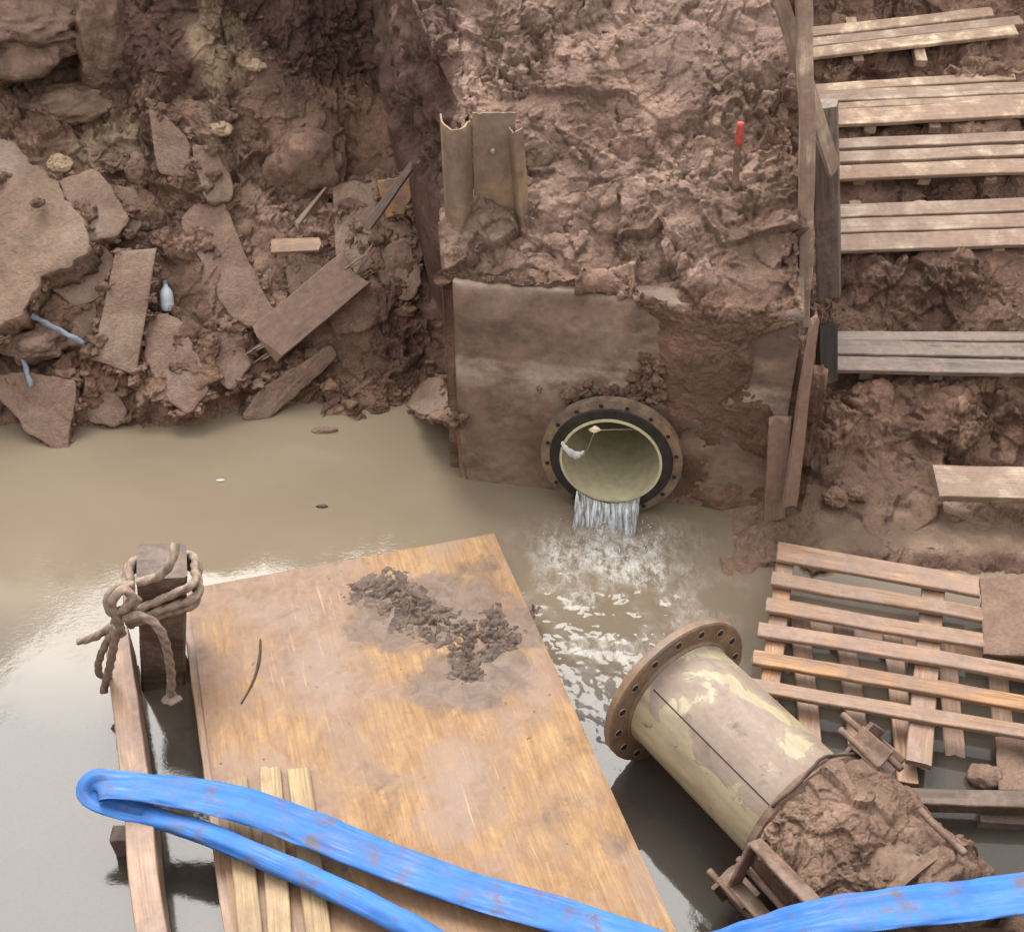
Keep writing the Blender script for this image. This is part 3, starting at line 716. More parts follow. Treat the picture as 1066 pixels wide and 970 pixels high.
sl = ring('pipe_sleeve', pc, pax, [(.034, .285), (.034, .300), (.35, .300), (.35, .285)], M['rust'], op); autosmooth(sl)
ring('pipe_end', pc+pax*1.88, pax, [(0, .001), (0, .25), (.01, .25), (.01, .001)], M['lining'], op)
pa = unit(np.cross(pax, (0, 0, 1))); pb = np.cross(pax, pa)
for k in range(16):
    th = 2*math.pi*(k+.5)/16; c = pc+.333*(math.cos(th)*pa+math.sin(th)*pb)-pax*.0145
    h = ring('bolt_hole', c, pax, [(-.004, .0005), (-.004, .0115), (.02, .0115), (.02, .0005)], M['hole'], fl, n=14)
# things hanging in the mouth
wr = tube('hanging_wire', [aty(585, 462, 5.02), aty(607, 472, 5.0), aty(619, 450, 4.97), aty(623, 448, 4.96), aty(650, 447, 4.97), aty(682, 447, 4.99)], .0022, M['straw'], n=40, ns=6)
tag(wr, 'thin pale wire strung across the top of the open pipe mouth', 'wire')
rg = []
cpts = [aty(585, 461, 5.00), aty(592, 470, 4.99), aty(601, 474, 4.985), aty(608, 471, 4.98)]
C_ = smooth_path(cpts, 16); V = []; F = []
for i, p in enumerate(C_):
    w = .020*math.sin(math.pi*(i+1.2)/18)+.006
    for k in range(8):
        a = 2*math.pi*k/8; V.append(p+np.array((.006*math.cos(a)*(1+.2*math.sin(i)), .008*math.cos(a), w*math.sin(a)+.004*math.sin(i*1.9))))
F = [(i*8+k, i*8+(k+1) % 8, (i+1)*8+(k+1) % 8, (i+1)*8+k) for i in range(15) for k in range(8)]+[tuple(range(8)), tuple(15*8+k for k in range(8))]
tag(link_mesh('wet_rag', V, F, M['rag']), 'pale blue grey wet rag caught inside the pipe mouth at its left', 'rag')
ff = rock('foam_scrap', aty(619, 447, 4.965), (.026, .012, .017), M['foamy'], seed=3, amp=.5, sub=3)
tag(ff, 'small cream scrap snagged on the wire at the top of the pipe mouth', 'scrap')

# falling water: a curved sheet with strands
def fall():
    nu, nv = 70, 46; G = np.zeros((nu, nv, 3)); G2 = np.zeros((nu, nv, 3))
    for i in range(nu):
        a = (i/(nu-1)-.5)*2
        th = a*.70                                   # across the bottom of the bore
        lip = pc - pax*.040 + .256*(math.sin(th)*np.array((.984, -.178, 0))) + np.array((0, 0, -.256*math.cos(th)-.004))
        gap = math.exp(-((a+.02)/.10)**2)
        nz = fbm(np.array([(a*9, 0, 1.3)]), 3, 700)[0]
        for j in range(nv):
            s = j/(nv-1); dist = (.13+.04*nz)*s**.8 - .02*gap*s
            zz = lip[2]*(1-s**1.5)+(-.05)*s**1.5
            p = lip - pax*dist; p = np.array((p[0], p[1], zz))
            q = np.array([(a*16, s*2.2, 0)]); q2 = np.array([(a*40, s*3.0, 5)])
            bul = (.026*fbm(q, 3, 710)[0]+.010*fbm(q2, 2, 715)[0]-.016*gap)*min(1, s*3)
            p = p - pax*(bul+.012) + np.array((.010*fbm(q*1.3, 2, 720)[0]*s, 0, .25*bul))
            G[i, j] = p; G2[i, j] = p + pax*(.010*(1-.6*gap))
    V = np.concatenate([G.reshape(-1, 3), G2.reshape(-1, 3)]); n = nu*nv; F = []
    for i in range(nu-1):
        for j in range(nv-1):
            a = i*nv+j; F.append((a, a+nv, a+nv+1, a+1)); F.append((n+a+1, n+a+nv+1, n+a+nv, n+a))
    for j in range(nv-1):
        F.append((j, j+1, n+j+1, n+j)); b = (nu-1)*nv+j; F.append((b, n+b, n+b+1, b+1))
    for i in range(nu-1):
        a = i*nv; F.append((a, n+a, n+a+nv, a+nv)); b = a+nv-1; F.append((b, b+nv, n+b+nv, n+b))
    return link_mesh('falling_water', V, F, M['fall'])
tag(fall(), 'clear water pouring in strands over the lip of the pipe mouth', 'water', kind='stuff')
# water lying in the bore
V = []; F = []
for i in range(30):
    s = -.03+i*.05
    for k in range(13):
        a = (k/12-.5)*2; th = a*.60; z = -.243*math.cos(.60)+.012*0+.002*math.sin(i*2.1+k)
        V.append(pc+pax*s+np.array((.984, -.178, 0))*.249*math.sin(th)*1.0+np.array((0, 0, -.205+.003*vnoise(np.array([(i*.9, k*.7, 0.)]), 4)[0])))
F = [(i*13+k, i*13+k+1, (i+1)*13+k+1, (i+1)*13+k) for i in range(29) for k in range(12)]
# splash drops
V = []; F = []
bm = bmesh.new(); bmesh.ops.create_icosphere(bm, subdivisions=1, radius=1); IV = np.array([v.co[:] for v in bm.verts]); IF = [tuple(v.index for v in f.verts) for f in bm.faces]; bm.free()
for k in range(420):
    a = random.uniform(-1, 1); p = np.array((SP[0]+.20*a+random.gauss(0, .07), SP[1]+.04+random.gauss(0, .09), abs(random.gauss(0, .030))))
    rr = random.uniform(.0015, .0045)
    F += [tuple(len(V)+q for q in f) for f in IF]; V += list(IV*rr*np.array((1, 1, random.uniform(1, 1.8)))+p)
tag(link_mesh('splash_drops', V, F, M['fall']), 'fine spray of drops where the outfall hits the pool', 'water drops', kind='stuff')

# ------------------------------------------------------------------ the loose flanged pipe and its coupling
F0 = np.array((.672, 3.455, .325)); ax = unit((.567, -.823, -.02))
fp = empty('flanged_pipe', F0)
body = ring('pipe_body', F0, ax, [(.02, .245), (.02, .262), (.05, .252), (1.25, .252), (1.25, .238), (.02, .238)], M['pipe'], fp, n=110); autosmooth(body)
f2 = ring('flange', F0, ax, [(-.02, .238), (-.02, .352), (-.014, .358), (.016, .358), (.022, .350), (.022, .268), (.035, .262), (.035, .238)], M['flange'], fp, n=110); autosmooth(f2)
a_ = unit(np.cross(ax, (0, 0, 1))); b_ = np.cross(ax, a_)
for k in range(16):
    th = 2*math.pi*(k+.3)/16; c = F0+.312*(math.cos(th)*a_+math.sin(th)*b_)+ax*.023
    wsh = ring('bolt_ring', c, ax, [(0, .014), (.002, .020), (.0, .021), (-.01, .021), (-.01, .014)], M['bolt'], f2, n=18)
    ring('bolt_hole', c, ax, [(.0022, .0005), (.0022, .0145), (-.02, .0145), (-.02, .0005)], M['hole'], f2, n=16)
th = R(28); e = math.cos(th)*a_*-1+math.sin(th)*-b_*-1
for sgn, hh in ((1, .62),):
    q = unit(a_*-.72*-1+b_*.70) if False else None
seam_dir = None
# pick the seam's direction on the side that faces the viewer
vv = unit(CAM-(F0+ax*.6)); vv = unit(vv-np.dot(vv, ax)*ax); side = np.cross(ax, vv)
seam = unit(vv*.97+side*(-.22 if np.dot(side, (1, 0, 0)) > 0 else .22))
tube('seam', [F0+ax*s+seam*.2525 for s in np.linspace(.06, 1.0, 14)], .0026, M['hole'], fp, n=30, ns=6)
ring('pipe_plug', F0+ax*.9, ax, [(0, .001), (0, .237), (.02, .237), (.02, .001)], M['rubber'], fp, n=40)
tag(fp, 'loose beige pipe with a brown bolt-holed flange lying half out of the water', 'pipe')

FC = F0-ax*.20
cp = empty('pipe_coupling', FC+ax*1.0)
r1 = ring('coupling_ring', FC+ax*.93, ax, [(0, .253), (0, .300), (.03, .305), (.05, .285), (.05, .253)], M['rust'], cp); autosmooth(r1)
r2 = ring('coupling_sleeve', FC+ax*.98, ax, [(0, .254), (0, .285), (.70, .285), (.70, .254)], M['rust'], cp); autosmooth(r2)
r3 = ring('coupling_ring', FC+ax*1.42, ax, [(0, .27), (0, .345), (.035, .345), (.035, .27)], M['rust'], cp); autosmooth(r3)
def rodpt(ang, s, r_): return FC+ax*s+r_*(math.cos(ang)*side*sg+math.sin(ang)*vv)
sg = 1 if np.dot(side, (1, 0, 0)) > 0 else -1
for ang in (R(8), R(172), R(205), R(150)):
    # lug bracket: a bent U plate bolted to the ring
    for s0 in (.93,):
        p = rodpt(ang, s0, .365); rad = unit(p-(FC+ax*s0)); tg = np.cross(ax, rad)
        if ang in (R(8), R(172)):
            plank('lug', p-tg*.075+rad*.0, p+tg*.075+rad*.0, .15, .016, ax, M['rust'], cp, rag=.004)
            plank('lug', p-tg*.075-ax*.01, p-tg*.075+ax*.13, .09, .014, tg, M['rust'], cp, rag=.004)
            plank('lug', p+tg*.075-ax*.01, p+tg*.075+ax*.13, .09, .014, tg, M['rust'], cp, rag=.004)
for ang, s0, s1, r_ in ((R(8), .80, 1.10, .385), (R(20), .86, 1.06, .35), (R(166), .86, 1.46, .40), (R(180), .90, 1.50, .385), (R(192), .90, 1.52, .42), (R(142), .95, 1.45, .345), (R(40), 1.30, 1.50, .385)):
    tube('tie_rod', [rodpt(ang, s0, r_), rodpt(ang+.02, (s0+s1)/2, r_), rodpt(ang, s1, r_-.01)], .0135, M['rust'], cp, n=24, ns=9, jit=.12, seed=int(ang*10))
# square bracket frame on the near side
for s0, s1, r_, ang in ((1.02, 1.02, 0, 0),):
    A = [rodpt(R(150), 1.0, .40), rodpt(R(118), 1.0, .385), rodpt(R(118), 1.30, .385), rodpt(R(150), 1.30, .40)]
    for k in range(4):
        plank('bracket_plate', A[k], A[(k+1) % 4], .07, .016, unit((A[k]+A[(k+1) % 4])/2-(A[0]+A[2])/2), M['rust'], cp, rag=.004)
# caked mud: a lumpy coat over the upper half of the sleeve
na, nsx = 200, 190
G = np.zeros((na, nsx, 3))
for i in range(na):
    an = R(-20)+R(165)*i/(na-1)
    for j in range(nsx):
        s = .94+.70*j/(nsx-1); G[i, j] = (an, s, 0)
an = G[..., 0].ravel(); s = G[..., 1].ravel()
rad = (np.cos(an)[:, None]*side*sg+np.sin(an)[:, None]*vv)
base = FC+ax*s[:, None]+rad*.30
d = .02+mud_disp(base*1.0, .03, .075, .030, .010, 800)+.03*fbm(base*5, 3, 820)
ed = sstep(0, .10, (an-R(-20)))*sstep(0, .10, R(145)-an)*sstep(0, .05, s-.94+.03*fbm(base*8, 2, 830))
d = d*ed-.05*(1-ed)-.14*sstep(1.52, 1.66, s)
cav = np.exp(-((an-R(62))/.28)**2-((s-1.36)/.09)**2); d = d-.06*cav
P = base+rad*d[:, None]
cm = grid_mesh('caked_mud', (P-np.array(cp.location)).reshape(na, nsx, 3), M['mud'], dict(pig=np.stack([.10*np.ones(len(P)), np.full(len(P), .50), np.zeros(len(P))], 1), wet=np.zeros(len(P))), flip=(sg < 0)); cm.parent = cp
tube('root_strand', [rodpt(R(100-12*k), .945+.012*math.sin(k*1.1), .31+.008*math.sin(k*2.0)) for k in range(0, 9)], .006, M['twig'], cp, n=50, ns=6, jit=.2)
tag(cp, 'rusty pipe coupling with tie rods caked in brown mud', 'coupling')

def setpig(o, r, g, b):
    at = o.data.attributes.new('pig', 'FLOAT_COLOR', 'POINT'); at.data.foreach_set('color', np.tile(np.array((r, g, b, 1), np.float32), len(o.data.vertices)))
# ------------------------------------------------------------------ plywood panel, its mud and laths
zp = .11
A = atz(195, 613, zp); B = atz(514, 555, zp)
C1 = atz(703, 968, zp); D1 = atz(243, 968, zp)
dirL = unit(D1-A); dirR = unit(C1-B); ld = unit(dirL+dirR)
L = 2.75
x_ = unit(B-A); W = np.linalg.norm(B-A)
pp = empty('plywood_panel', (A+B)/2+ld*1.2-np.array((0, 0, .1)))
# slightly warped sheet as quad between the four corners
C2 = B+dirR*L; D2 = A+dirL*L
ng, mg = 70, 110
def sheet(z0, z1, th):
    G = np.zeros((ng, mg, 3))
    for i in range(ng):
        for j in range(mg):
            a = i/(ng-1); b = j/(mg-1); G[i, j] = (A*(1-a)+B*a)*(1-b)+(D2*(1-a)+C2*a)*b
    P = G.reshape(-1, 3); P[:, 2] += .006*fbm(P*1.2, 2, 900)
    return P.reshape(G.shape)
Gp = sheet(0, 0, 0); th = .024
Pt = Gp.reshape(-1, 3); n = len(Pt); Pb = Pt-np.array((0, 0, th)); V = np.concatenate([Pt, Pb]); F = []
for i in range(ng-1):
    for j in range(mg-1):
        a = i*mg+j; F.append((a, a+1, a+mg+1, a+mg)); F.append((n+a, n+a+mg, n+a+mg+1, n+a+1))
brd = [i*mg for i in range(ng)]+[(ng-1)*mg+j for j in range(1, mg)]+[i*mg+mg-1 for i in range(ng-2, -1, -1)]+[j for j in range(mg-2, 0, -1)]
for k in range(len(brd)): a, b = brd[k], brd[(k+1) % len(brd)]; F.append((a, n+a, n+b, b)); 
ctr = np.array((A+B+C2+D2)/4); F2 = F
smear_shade = np.zeros(len(V))
for (u, v, rx, ry, k) in ((440, 635, .42, .26, 1.05), (540, 655, .22, .16, .95), (490, 705, .32, .20, 1.0), (500, 590, .2, .1, .6), (395, 605, .22, .12, .5), (215, 680, .07, .20, .45), (580, 845, .16, .10, .5), (640, 880, .14, .10, .4), (300, 640, .25, .12, .3), (400, 820, .14, .34, .42), (350, 900, .5, .12, .4), (600, 780, .1, .12, .35)):  # mud smears, plus the hose's shadow painted between its two strands
    q = atz(u, v, zp); e_ = V-q; a_l = e_@ld; b_l = e_@unit(B-A); smear_shade = np.maximum(smear_shade, k*np.exp(-(b_l/rx)**2-(a_l/ry)**2))
sh = link_mesh('sheet', [p-ctr for p in V], F2, M['ply'], smooth=False)
at = sh.data.attributes.new('smear_shade', 'FLOAT', 'POINT'); at.data.foreach_set('value', smear_shade.astype(np.float32))
ang = math.atan2(ld[0], -ld[1])
Mr = Matrix.Translation(Vector(ctr)) @ Matrix.Rotation(ang, 4, 'Z')
sh.data.transform(Matrix.Rotation(-ang, 4, 'Z')); sh.matrix_basis = Mr
bm = bmesh.new(); bm.from_mesh(sh.data); bmesh.ops.recalc_face_normals(bm, faces=bm.faces); bm.to_mesh(sh.data); bm.free()
adopt(sh, pp)
dz = np.array((0, 0, -.065))
ins = unit(B-A)
plank('frame_batten', A-ins*.014+dz*.75+ld*.01, D2-ins*.014+dz*.75, .05, .05, (0, 0, 1), M['redw'], pp)
plank('frame_batten', A+ins*.045+dz+ld*.02, D2+ins*.035+dz, .055, .08, (0, 0, 1), M['orange'], pp)
plank('frame_batten', B-ins*.035+dz+ld*.02, C2-ins*.035+dz, .055, .08, (0, 0, 1), M['orange'], pp)
plank('frame_batten', A+ins*.08+dz+ld*.045, B-ins*.08+dz+ld*.045, .055, .08, (0, 0, 1), M['orange'], pp)
for k in (.8, 1.7): plank('frame_batten', A+ins*.08+dz+ld*k, B-ins*.08+dz+ld*k, .055, .08, (0, 0, 1), M['orange'], pp)
tag(pp, 'large orange stained plywood panel lying flat above the water', 'panel')

def patch(name, poly, z, h, seed, pig, mat=M['mud'], n=260, pw=1.0):
    poly = np.asarray(poly, float); lo = poly.min(0); hi = poly.max(0)
    X, Y = np.meshgrid(np.linspace(lo[0], hi[0], n), np.linspace(lo[1], hi[1], n), indexing='ij'); P = np.stack([X.ravel(), Y.ravel()], 1)
    # signed distance to polygon
    ins = np.zeros(len(P), bool); dm = np.full(len(P), 9.0)
    for i in range(len(poly)):
        a, b = poly[i][:2], poly[(i+1) % len(poly)][:2]; e = b-a; w = P-a; tt = np.clip((w@e)/(e@e), 0, 1); dm = np.minimum(dm, np.linalg.norm(w-tt[:, None]*e, axis=1))
        c = ((a[1] > P[:, 1]) != (b[1] > P[:, 1])); xx = (b[0]-a[0])*(P[:, 1]-a[1])/((b[1]-a[1]) or 1e-9)+a[0]; ins ^= c & (P[:, 0] < xx)
    sd = np.where(ins, dm, -dm); P3 = np.concatenate([P, np.zeros((len(P), 1))], 1)
    sd = sd+.13*fbm(P3*6, 6, seed, .68)+.03*fbm(P3*28, 3, seed+1)
    prof_ = sstep(-.01, .20, sd)**pw
    hh = h*prof_*(.35+.65*np.clip(.5+.9*fbm(P3*5, 3, seed+2), 0, 1.3)) + prof_*h*.9*chunk(P3*16+.3*fbm(P3*9, 3, seed+5)[:, None], seed+3) + prof_*h*.9*chunk(P3*38+.3*fbm(P3*20, 2, seed+5)[:, None], seed+6)
    P3[:, 2] = z+np.where(sd > -.01, hh+.010*prof_, -.02)-.004
    keep = sd > -.03
    o = grid_mesh(name, P3.reshape(n, n, 3), mat, dict(pig=np.tile(np.array(pig, float), (len(P3), 1)), wet=np.zeros(len(P3))))
    bm = bmesh.new(); bm.from_mesh(o.data); bm.verts.ensure_lookup_table(); bmesh.ops.delete(bm, geom=[v for v in bm.verts if not keep[v.index]], context='VERTS'); bm.to_mesh(o.data); bm.free()
    return o
pl = [atz(u, v, zp)[:2] for u, v in ((345, 618), (385, 600), (420, 588), (455, 608), (485, 628), (530, 612), (566, 672), (550, 690), (520, 694), (505, 716), (455, 712), (440, 672), (390, 650))]
tag(patch('mud_smear', pl, zp, .026, 940, (.0, .10, .0), M['soil']), 'crumbly dark mud smeared over the upper half of the orange plywood panel', 'mud', kind='stuff')
tw = tube('twig', [atz(271, 665, zp+.008), atz(270, 685, zp+.008), atz(263, 710, zp+.007), atz(251, 732, zp+.007)], [.004, .006, .005, .003], M['twig'], n=24, ns=7, jit=.2)
tag(tw, 'thin dark bent twig lying on the left part of the plywood panel', 'twig')
zl = zp+.018
for (u0, v0, u1, v1, w, lab) in ((246, 812, 263, 985, .085, 'yellowish lath lying on the plywood panel, leftmost of three'), (281, 800, 292, 985, .085, 'yellowish lath on the plywood panel in the middle of three'), (311, 802, 333, 985, .090, 'darker greenish lath on the plywood panel, rightmost of three')):
    p0 = atz(u0, v0, zl); p1 = atz(u1, v1, zl); p1 = p0+unit(p1-p0)*1.05
    tag(plank('lath', p0, p1, w, .024, (0, 0, 1), M['lath'], rag=.012), lab, 'lath', 'laths under the blue hose')

# ------------------------------------------------------------------ post, rope, beam in the water at left
pb_ = atz(170, 716, 0); pt_ = aty(169, 600, pb_[1]+.02)
px = unit((.97, .22, 0))
def post_mesh():
    V = []; F = []; n = 26; L = 1.25; w, d = .096, .105
    sec = []
    for cx, cy in ((1, 1), (-1, 1), (-1, -1), (1, -1)): sec += [(cx*w-(.012*cx if k == (1 if cx*cy > 0 else 0) else 0), cy*d-(.012*cy if k == (0 if cx*cy > 0 else 1) else 0)) for k in (0, 1)]
    ns = len(sec)
    for i in range(n+1):
        z = -L+L*i/n
        for a, b in sec:
            e = .004*fbm(np.array([(a*20, b*20, z*5)]), 3, 7)[0]; k = 1+.08*(z+.7) if z > -.7 else 1
            V.append((a*k+e, b*k+e, z))
    F = [(i*ns+j, i*ns+(j+1) % ns, (i+1)*ns+(j+1) % ns, (i+1)*ns+j) for i in range(n) for j in range(ns)]
    F.append(tuple(n*ns+j for j in range(ns)))
    return V, F
V, F = post_mesh()
po = link_mesh('mooring_post', V, F, M['post'], smooth=False)
zx = unit(pt_-pb_); px = unit(px-np.dot(px, zx)*zx); py = np.cross(zx, px)
tc = pt_+py*.10
po.matrix_basis = Matrix(((px[0], py[0], zx[0], tc[0]), (px[1], py[1], zx[1], tc[1]), (px[2], py[2], zx[2], tc[2]), (0, 0, 0, 1)))
bm = bmesh.new(); bm.from_mesh(po.data); bmesh.ops.recalc_face_normals(bm, faces=bm.faces); bm.to_mesh(po.data); bm.free()
tag(po, 'thick brown timber post standing in the water with rope wound round its head', 'post')
ro = empty('rope', tc)
def onpost(a, b, z): return tc+px*a*.096*1.12+py*b*.105*1.12+zx*z
rr = .018
def wrap(z0, z1, z2, z3, off=0):      # closed-ish loop: front-left, front-right, back-right, back-left
    o = 1.14+off
    return [onpost(-o, -o, z0), onpost(0, -o*1.04, (z0+z1)/2), onpost(o, -o, z1), onpost(o*1.08, 0, (z1+z2)/2), onpost(o, o, z2), onpost(0, o*1.05, (z2+z3)/2), onpost(-o, o, z3), onpost(-o*1.08, 0, (z3+z0)/2), onpost(-o, -o, z0-.02)]
tube('rope_coil', wrap(-.165, -.015, -.09, -.12), rr, M['rope'], ro, n=110, ns=10)
tube('rope_coil', wrap(-.20, -.075, -.13, -.15, .12), rr, M['rope'], ro, n=110, ns=10)
tube('rope_coil', wrap(-.225, -.125, -.17, -.18, .05), rr, M['rope'], ro, n=110, ns=10)
kn = aty(120, 636, pb_[1]-.16)
def kp(u, v, dy=0): return aty(u, v, pb_[1]-.15+dy)
tube('rope_coil', [kp(183, 566, .10), kp(178, 585, .04), kp(165, 600, .03), kp(143, 606, .02)], rr, M['rope'], ro, n=40)
tube('rope_knot', [kp(140, 608, .02), kp(122, 612), kp(112, 625, -.02), kp(116, 637, -.04), kp(130, 633, -.05), kp(138, 622, -.03), kp(128, 614, -.03), kp(117, 626, -.05), kp(122, 645, -.05), kp(127, 660, -.03)], rr, M['rope'], ro, n=80)
tube('rope_knot', [kp(144, 622, .01), kp(136, 634, -.01), kp(124, 640, -.02), kp(119, 650, -.02), kp(127, 656, -.05)], rr, M['rope'], ro, n=40)
tube('rope_end', [kp(124, 648, -.03), kp(112, 655, -.02), kp(98, 663, 0), kp(82, 668, .02)], [rr*.95]*3+[rr*.8], M['rope'], ro, n=40)
tube('rope_end', [kp(122, 650, -.04), kp(113, 665, -.03), kp(104, 685, 0), kp(103, 700, .02), kp(112, 705, .03)], rr*.85, M['rope'], ro, n=40)
tube('rope_end', [kp(122, 652, -.05), kp(118, 675, -.04), kp(113, 700, 0), kp(108, 719, .03)], rr*.95, M['rope'], ro, n=40)
tube('rope_end', [kp(130, 644, -.04), kp(145, 641, -.06), kp(160, 648, -.06), kp(171, 665, -.06), kp(178, 700, -.03), kp(178, 722, -.02)], [rr, rr, rr, rr, rr*1.02], M['rope'], ro, n=60)
e = rock('rope_frayed_end', kp(179, 727, -.02), (.036, .03, .022), M['rope'], ro, seed=9, amp=.5, sub=3)
tag(ro, 'thick muddy rope knotted around the head of the timber post', 'rope')

b0 = atz(124, 672, .12); b1 = atz(164, 985, .12)
tag(plank('timber_beam', b0, b0+unit(b1-b0)*1.75, .105, .20, (0, 0, 1), M['redw'], warp=.012), 'long narrow brown beam running from the roped post under the blue hose', 'beam')
q0 = atz(126, 868, .10)
tag(plank('timber_stake', q0+np.array((0, 0, .01)), q0+np.array((.03, .02, -.55)), .075, .07, (0, -1, 0), M['dark'], rag=.01), 'short stake stump beside the beam left below the hose', 'stake')
for (u0, v0, u1, v1, z, w, lab) in ((140, 768, 212, 745, -.030, .085, 'submerged pale crosspiece between the roped post and the panel'), (165, 862, 250, 925, -.035, .10, 'dark strip standing in for a water reflection below the blue hose between beam and panel')):
    tag(plank('timber_or_reflection', atz(u0, v0, z), atz(u1, v1, z), w, .05, (0, 0, 1), M['orange'] if v0 < 800 else M['dark']), lab, 'timber')  # the dark one is a strip added to paint a dark reflection

# ------------------------------------------------------------------ blue hose
def hose():
    K = []   # (point, half width, half thickness, roll)
    def k(u, v, z, w, t): K.append((atz(u, v, z), w, t))
    k(640, 1115, .160, .047, .040); k(520, 1030, .165, .047, .040); k(440, 972, .175, .047, .040); k(360, 931, .180, .046, .040); k(280, 895, .185, .045, .040); k(215, 868, .20, .044, .036); k(160, 850, .22, .046, .030); k(125, 839, .225, .055, .022); k(106, 831, .24, .060, .018)
    k(97, 823, .262, .062, .016); k(103, 817, .285, .064, .016); k(125, 817, .295, .066, .018)
    k(170, 822, .285, .070, .022); k(230, 832, .26, .074, .026); k(290, 850, .235, .078, .028); k(350, 874, .21, .078, .028); k(420, 902, .19, .076, .026); k(500, 929, .18, .074, .024); k(580, 952, .175, .072, .022); k(650, 974, .18, .068, .022); k(700, 989, .22, .064, .022)
    k(745, 985, .34, .066, .022); k(800, 969, .50, .068, .022); k(860, 955, .62, .070, .022); k(930, 945, .66, .072, .022); k(1000, 938, .66, .074, .024); k(1066, 930, .67, .076, .024); k(1150, 918, .69, .078, .026); k(1330, 905, .70, .078, .026)
    C_ = np.array([q[0] for q in K]); n = 380
    S_ = smooth_path(np.concatenate([C_, np.array([(q[1], q[2], 0) for q in K])], 1), n)
    W_, T_ = S_[:, 3], S_[:, 4]; P = S_[:, :3]
    Tn = np.gradient(P, axis=0); Tn /= np.linalg.norm(Tn, axis=1)[:, None]
    ns = 28; V = []; prev = None; fi = 0
    for i in range(n):
        sd = np.cross(np.array((0, 0, 1.0)), Tn[i]); 
        if np.linalg.norm(sd) < .25 and prev is not None: sd = prev.copy()
        sd = unit(sd)
        if prev is not None and np.dot(sd, prev) < 0: sd = -sd
        if prev is not None: sd = unit(.75*prev+.25*sd)
        sd = unit(sd-np.dot(sd, Tn[i])*Tn[i]); prev = sd; nn = np.cross(Tn[i], sd)
        if nn[2] < 0: pass
        tl = .16*fbm(np.array([(i*.03, 0, 2.)]), 2, 990)[0]
        s2 = unit(sd+nn*tl); n2 = np.cross(Tn[i], s2)
        flat = W_[i]/T_[i] > 1.7
        tk = T_[i]*(.50 if flat else .85)
        for q in range(ns):
            a = 2*math.pi*q/ns; ex = .75 if flat else 1.0
            ca, sa = math.cos(a), math.sin(a); ca2 = math.copysign(abs(ca)**ex, ca); sa2 = sa
            cr = (.007*math.exp(-((ca2-.55)/.09)**2)-.009*math.exp(-((ca2-.28)/.14)**2)+.004*math.sin(i*.11)*math.exp(-((ca2+.35)/.2)**2)) if flat else 0
            wob = .0035*vnoise(np.array([(i*.16, q*.5, 1.)]), 31)[0]
            V.append(P[i]+s2*ca2*(W_[i]+wob)+n2*(sa2*tk+(cr if sa > 0 else 0)*1.0+wob))
    F = [(i*ns+q, i*ns+(q+1) % ns, (i+1)*ns+(q+1) % ns, (i+1)*ns+q) for i in range(n-1) for q in range(ns)]+[tuple(range(ns)), tuple((n-1)*ns+q for q in range(ns))]
    o = link_mesh('hose', V, F, M['hose'])
    ln = np.concatenate([[0], np.cumsum(np.linalg.norm(np.diff(P, axis=0), axis=1))])
    at = o.data.attributes.new('hl', 'FLOAT', 'POINT'); at.data.foreach_set('value', np.repeat(ln, ns).astype(np.float32))
    at = o.data.attributes.new('ha', 'FLOAT', 'POINT'); at.data.foreach_set('value', np.tile(np.abs(np.arange(ns)/ns-.5)*2, n).astype(np.float32))
    bm = bmesh.new(); bm.from_mesh(o.data); bmesh.ops.recalc_face_normals(bm, faces=bm.faces); bm.to_mesh(o.data); bm.free()
    return o
tag(hose(), 'bright blue layflat hose folded back on itself across the panel and the mud', 'hose')

# ------------------------------------------------------------------ timber steps in the right bank
def step(name, label, pf, pbk, boards, th=.028):
    """pf, pbk: (y, z) of the tread's front and back line; boards: left (u, v) and right (u, v) of the centre line, width in pixels, material."""
    n = unit(np.cross((1, 0, 0), (0, pbk[0]-pf[0], pbk[1]-pf[1]))); p = np.array((0, pf[0], pf[1]))
    c = atp(950, boards[0][1], p, n)
    e = empty(name, c)
    for (u0, v0, u1, v1, wpx, m) in boards:
        p0 = atp(u0, v0, p, n); p1 = atp(u1, v1, p, n); um = (u0+u1)/2; vm = (v0+v1)/2
        w = np.linalg.norm(atp(um, vm-wpx/2, p, n)-atp(um, vm+wpx/2, p, n))
        lift = random.uniform(0, .008)
        plank('plank', p0+n*lift, p1+n*lift, w*.94, th, n, M[m], e, rag=.010, warp=.004)
    # bearers under the boards
    f = atp(boards[0][0]+35, boards[0][1], p, n); b = f.copy()
    for q in (.12, .75, 1.4):
        x = c[0]-.35+q if False else min(atp(b_[0], b_[1], p, n)[0] for b_ in boards)+.10+q*.6
        g0 = np.array((x, pf[0]+.03, pf[1])); g1 = np.array((x, pbk[0]-.02, pbk[1]))
        plank('bearer', g0-n*(th*.5+.026), g1-n*(th*.5+.026), .07, .05, n, M[boards[0][5]], e)
    tag(e, label, 'step', 'timber pallet steps up the mud bank')
    return e
step('timber_step', 'uppermost step of pale pallet boards at the head of the bank', (7.48, 1.50), (7.88, 1.65),
     [(803, 61, 1056, 33, 11, 'pale'), (800, 51, 1062, 23, 9, 'greyw'), (830, 37, 1032, 15, 10, 'pale')])
step('timber_step', 'second step from the top, pale boards with a worn patchy back board', (7.03, 1.26), (7.45, 1.40),
     [(812, 127, 1130, 111, 17, 'pale'), (870, 113, 1130, 100, 7, 'pale'), (807, 105, 1130, 91, 12, 'greyw'), (830, 95, 1055, 81, 9, 'pale')])
step('timber_step', 'middle step of three even pale boards', (6.66, 1.10), (6.99, 1.23),
     [(866, 182, 1130, 172, 15, 'pale'), (866, 166, 1130, 155, 12, 'greyw'), (866, 152, 1130, 141, 11, 'greyw')])
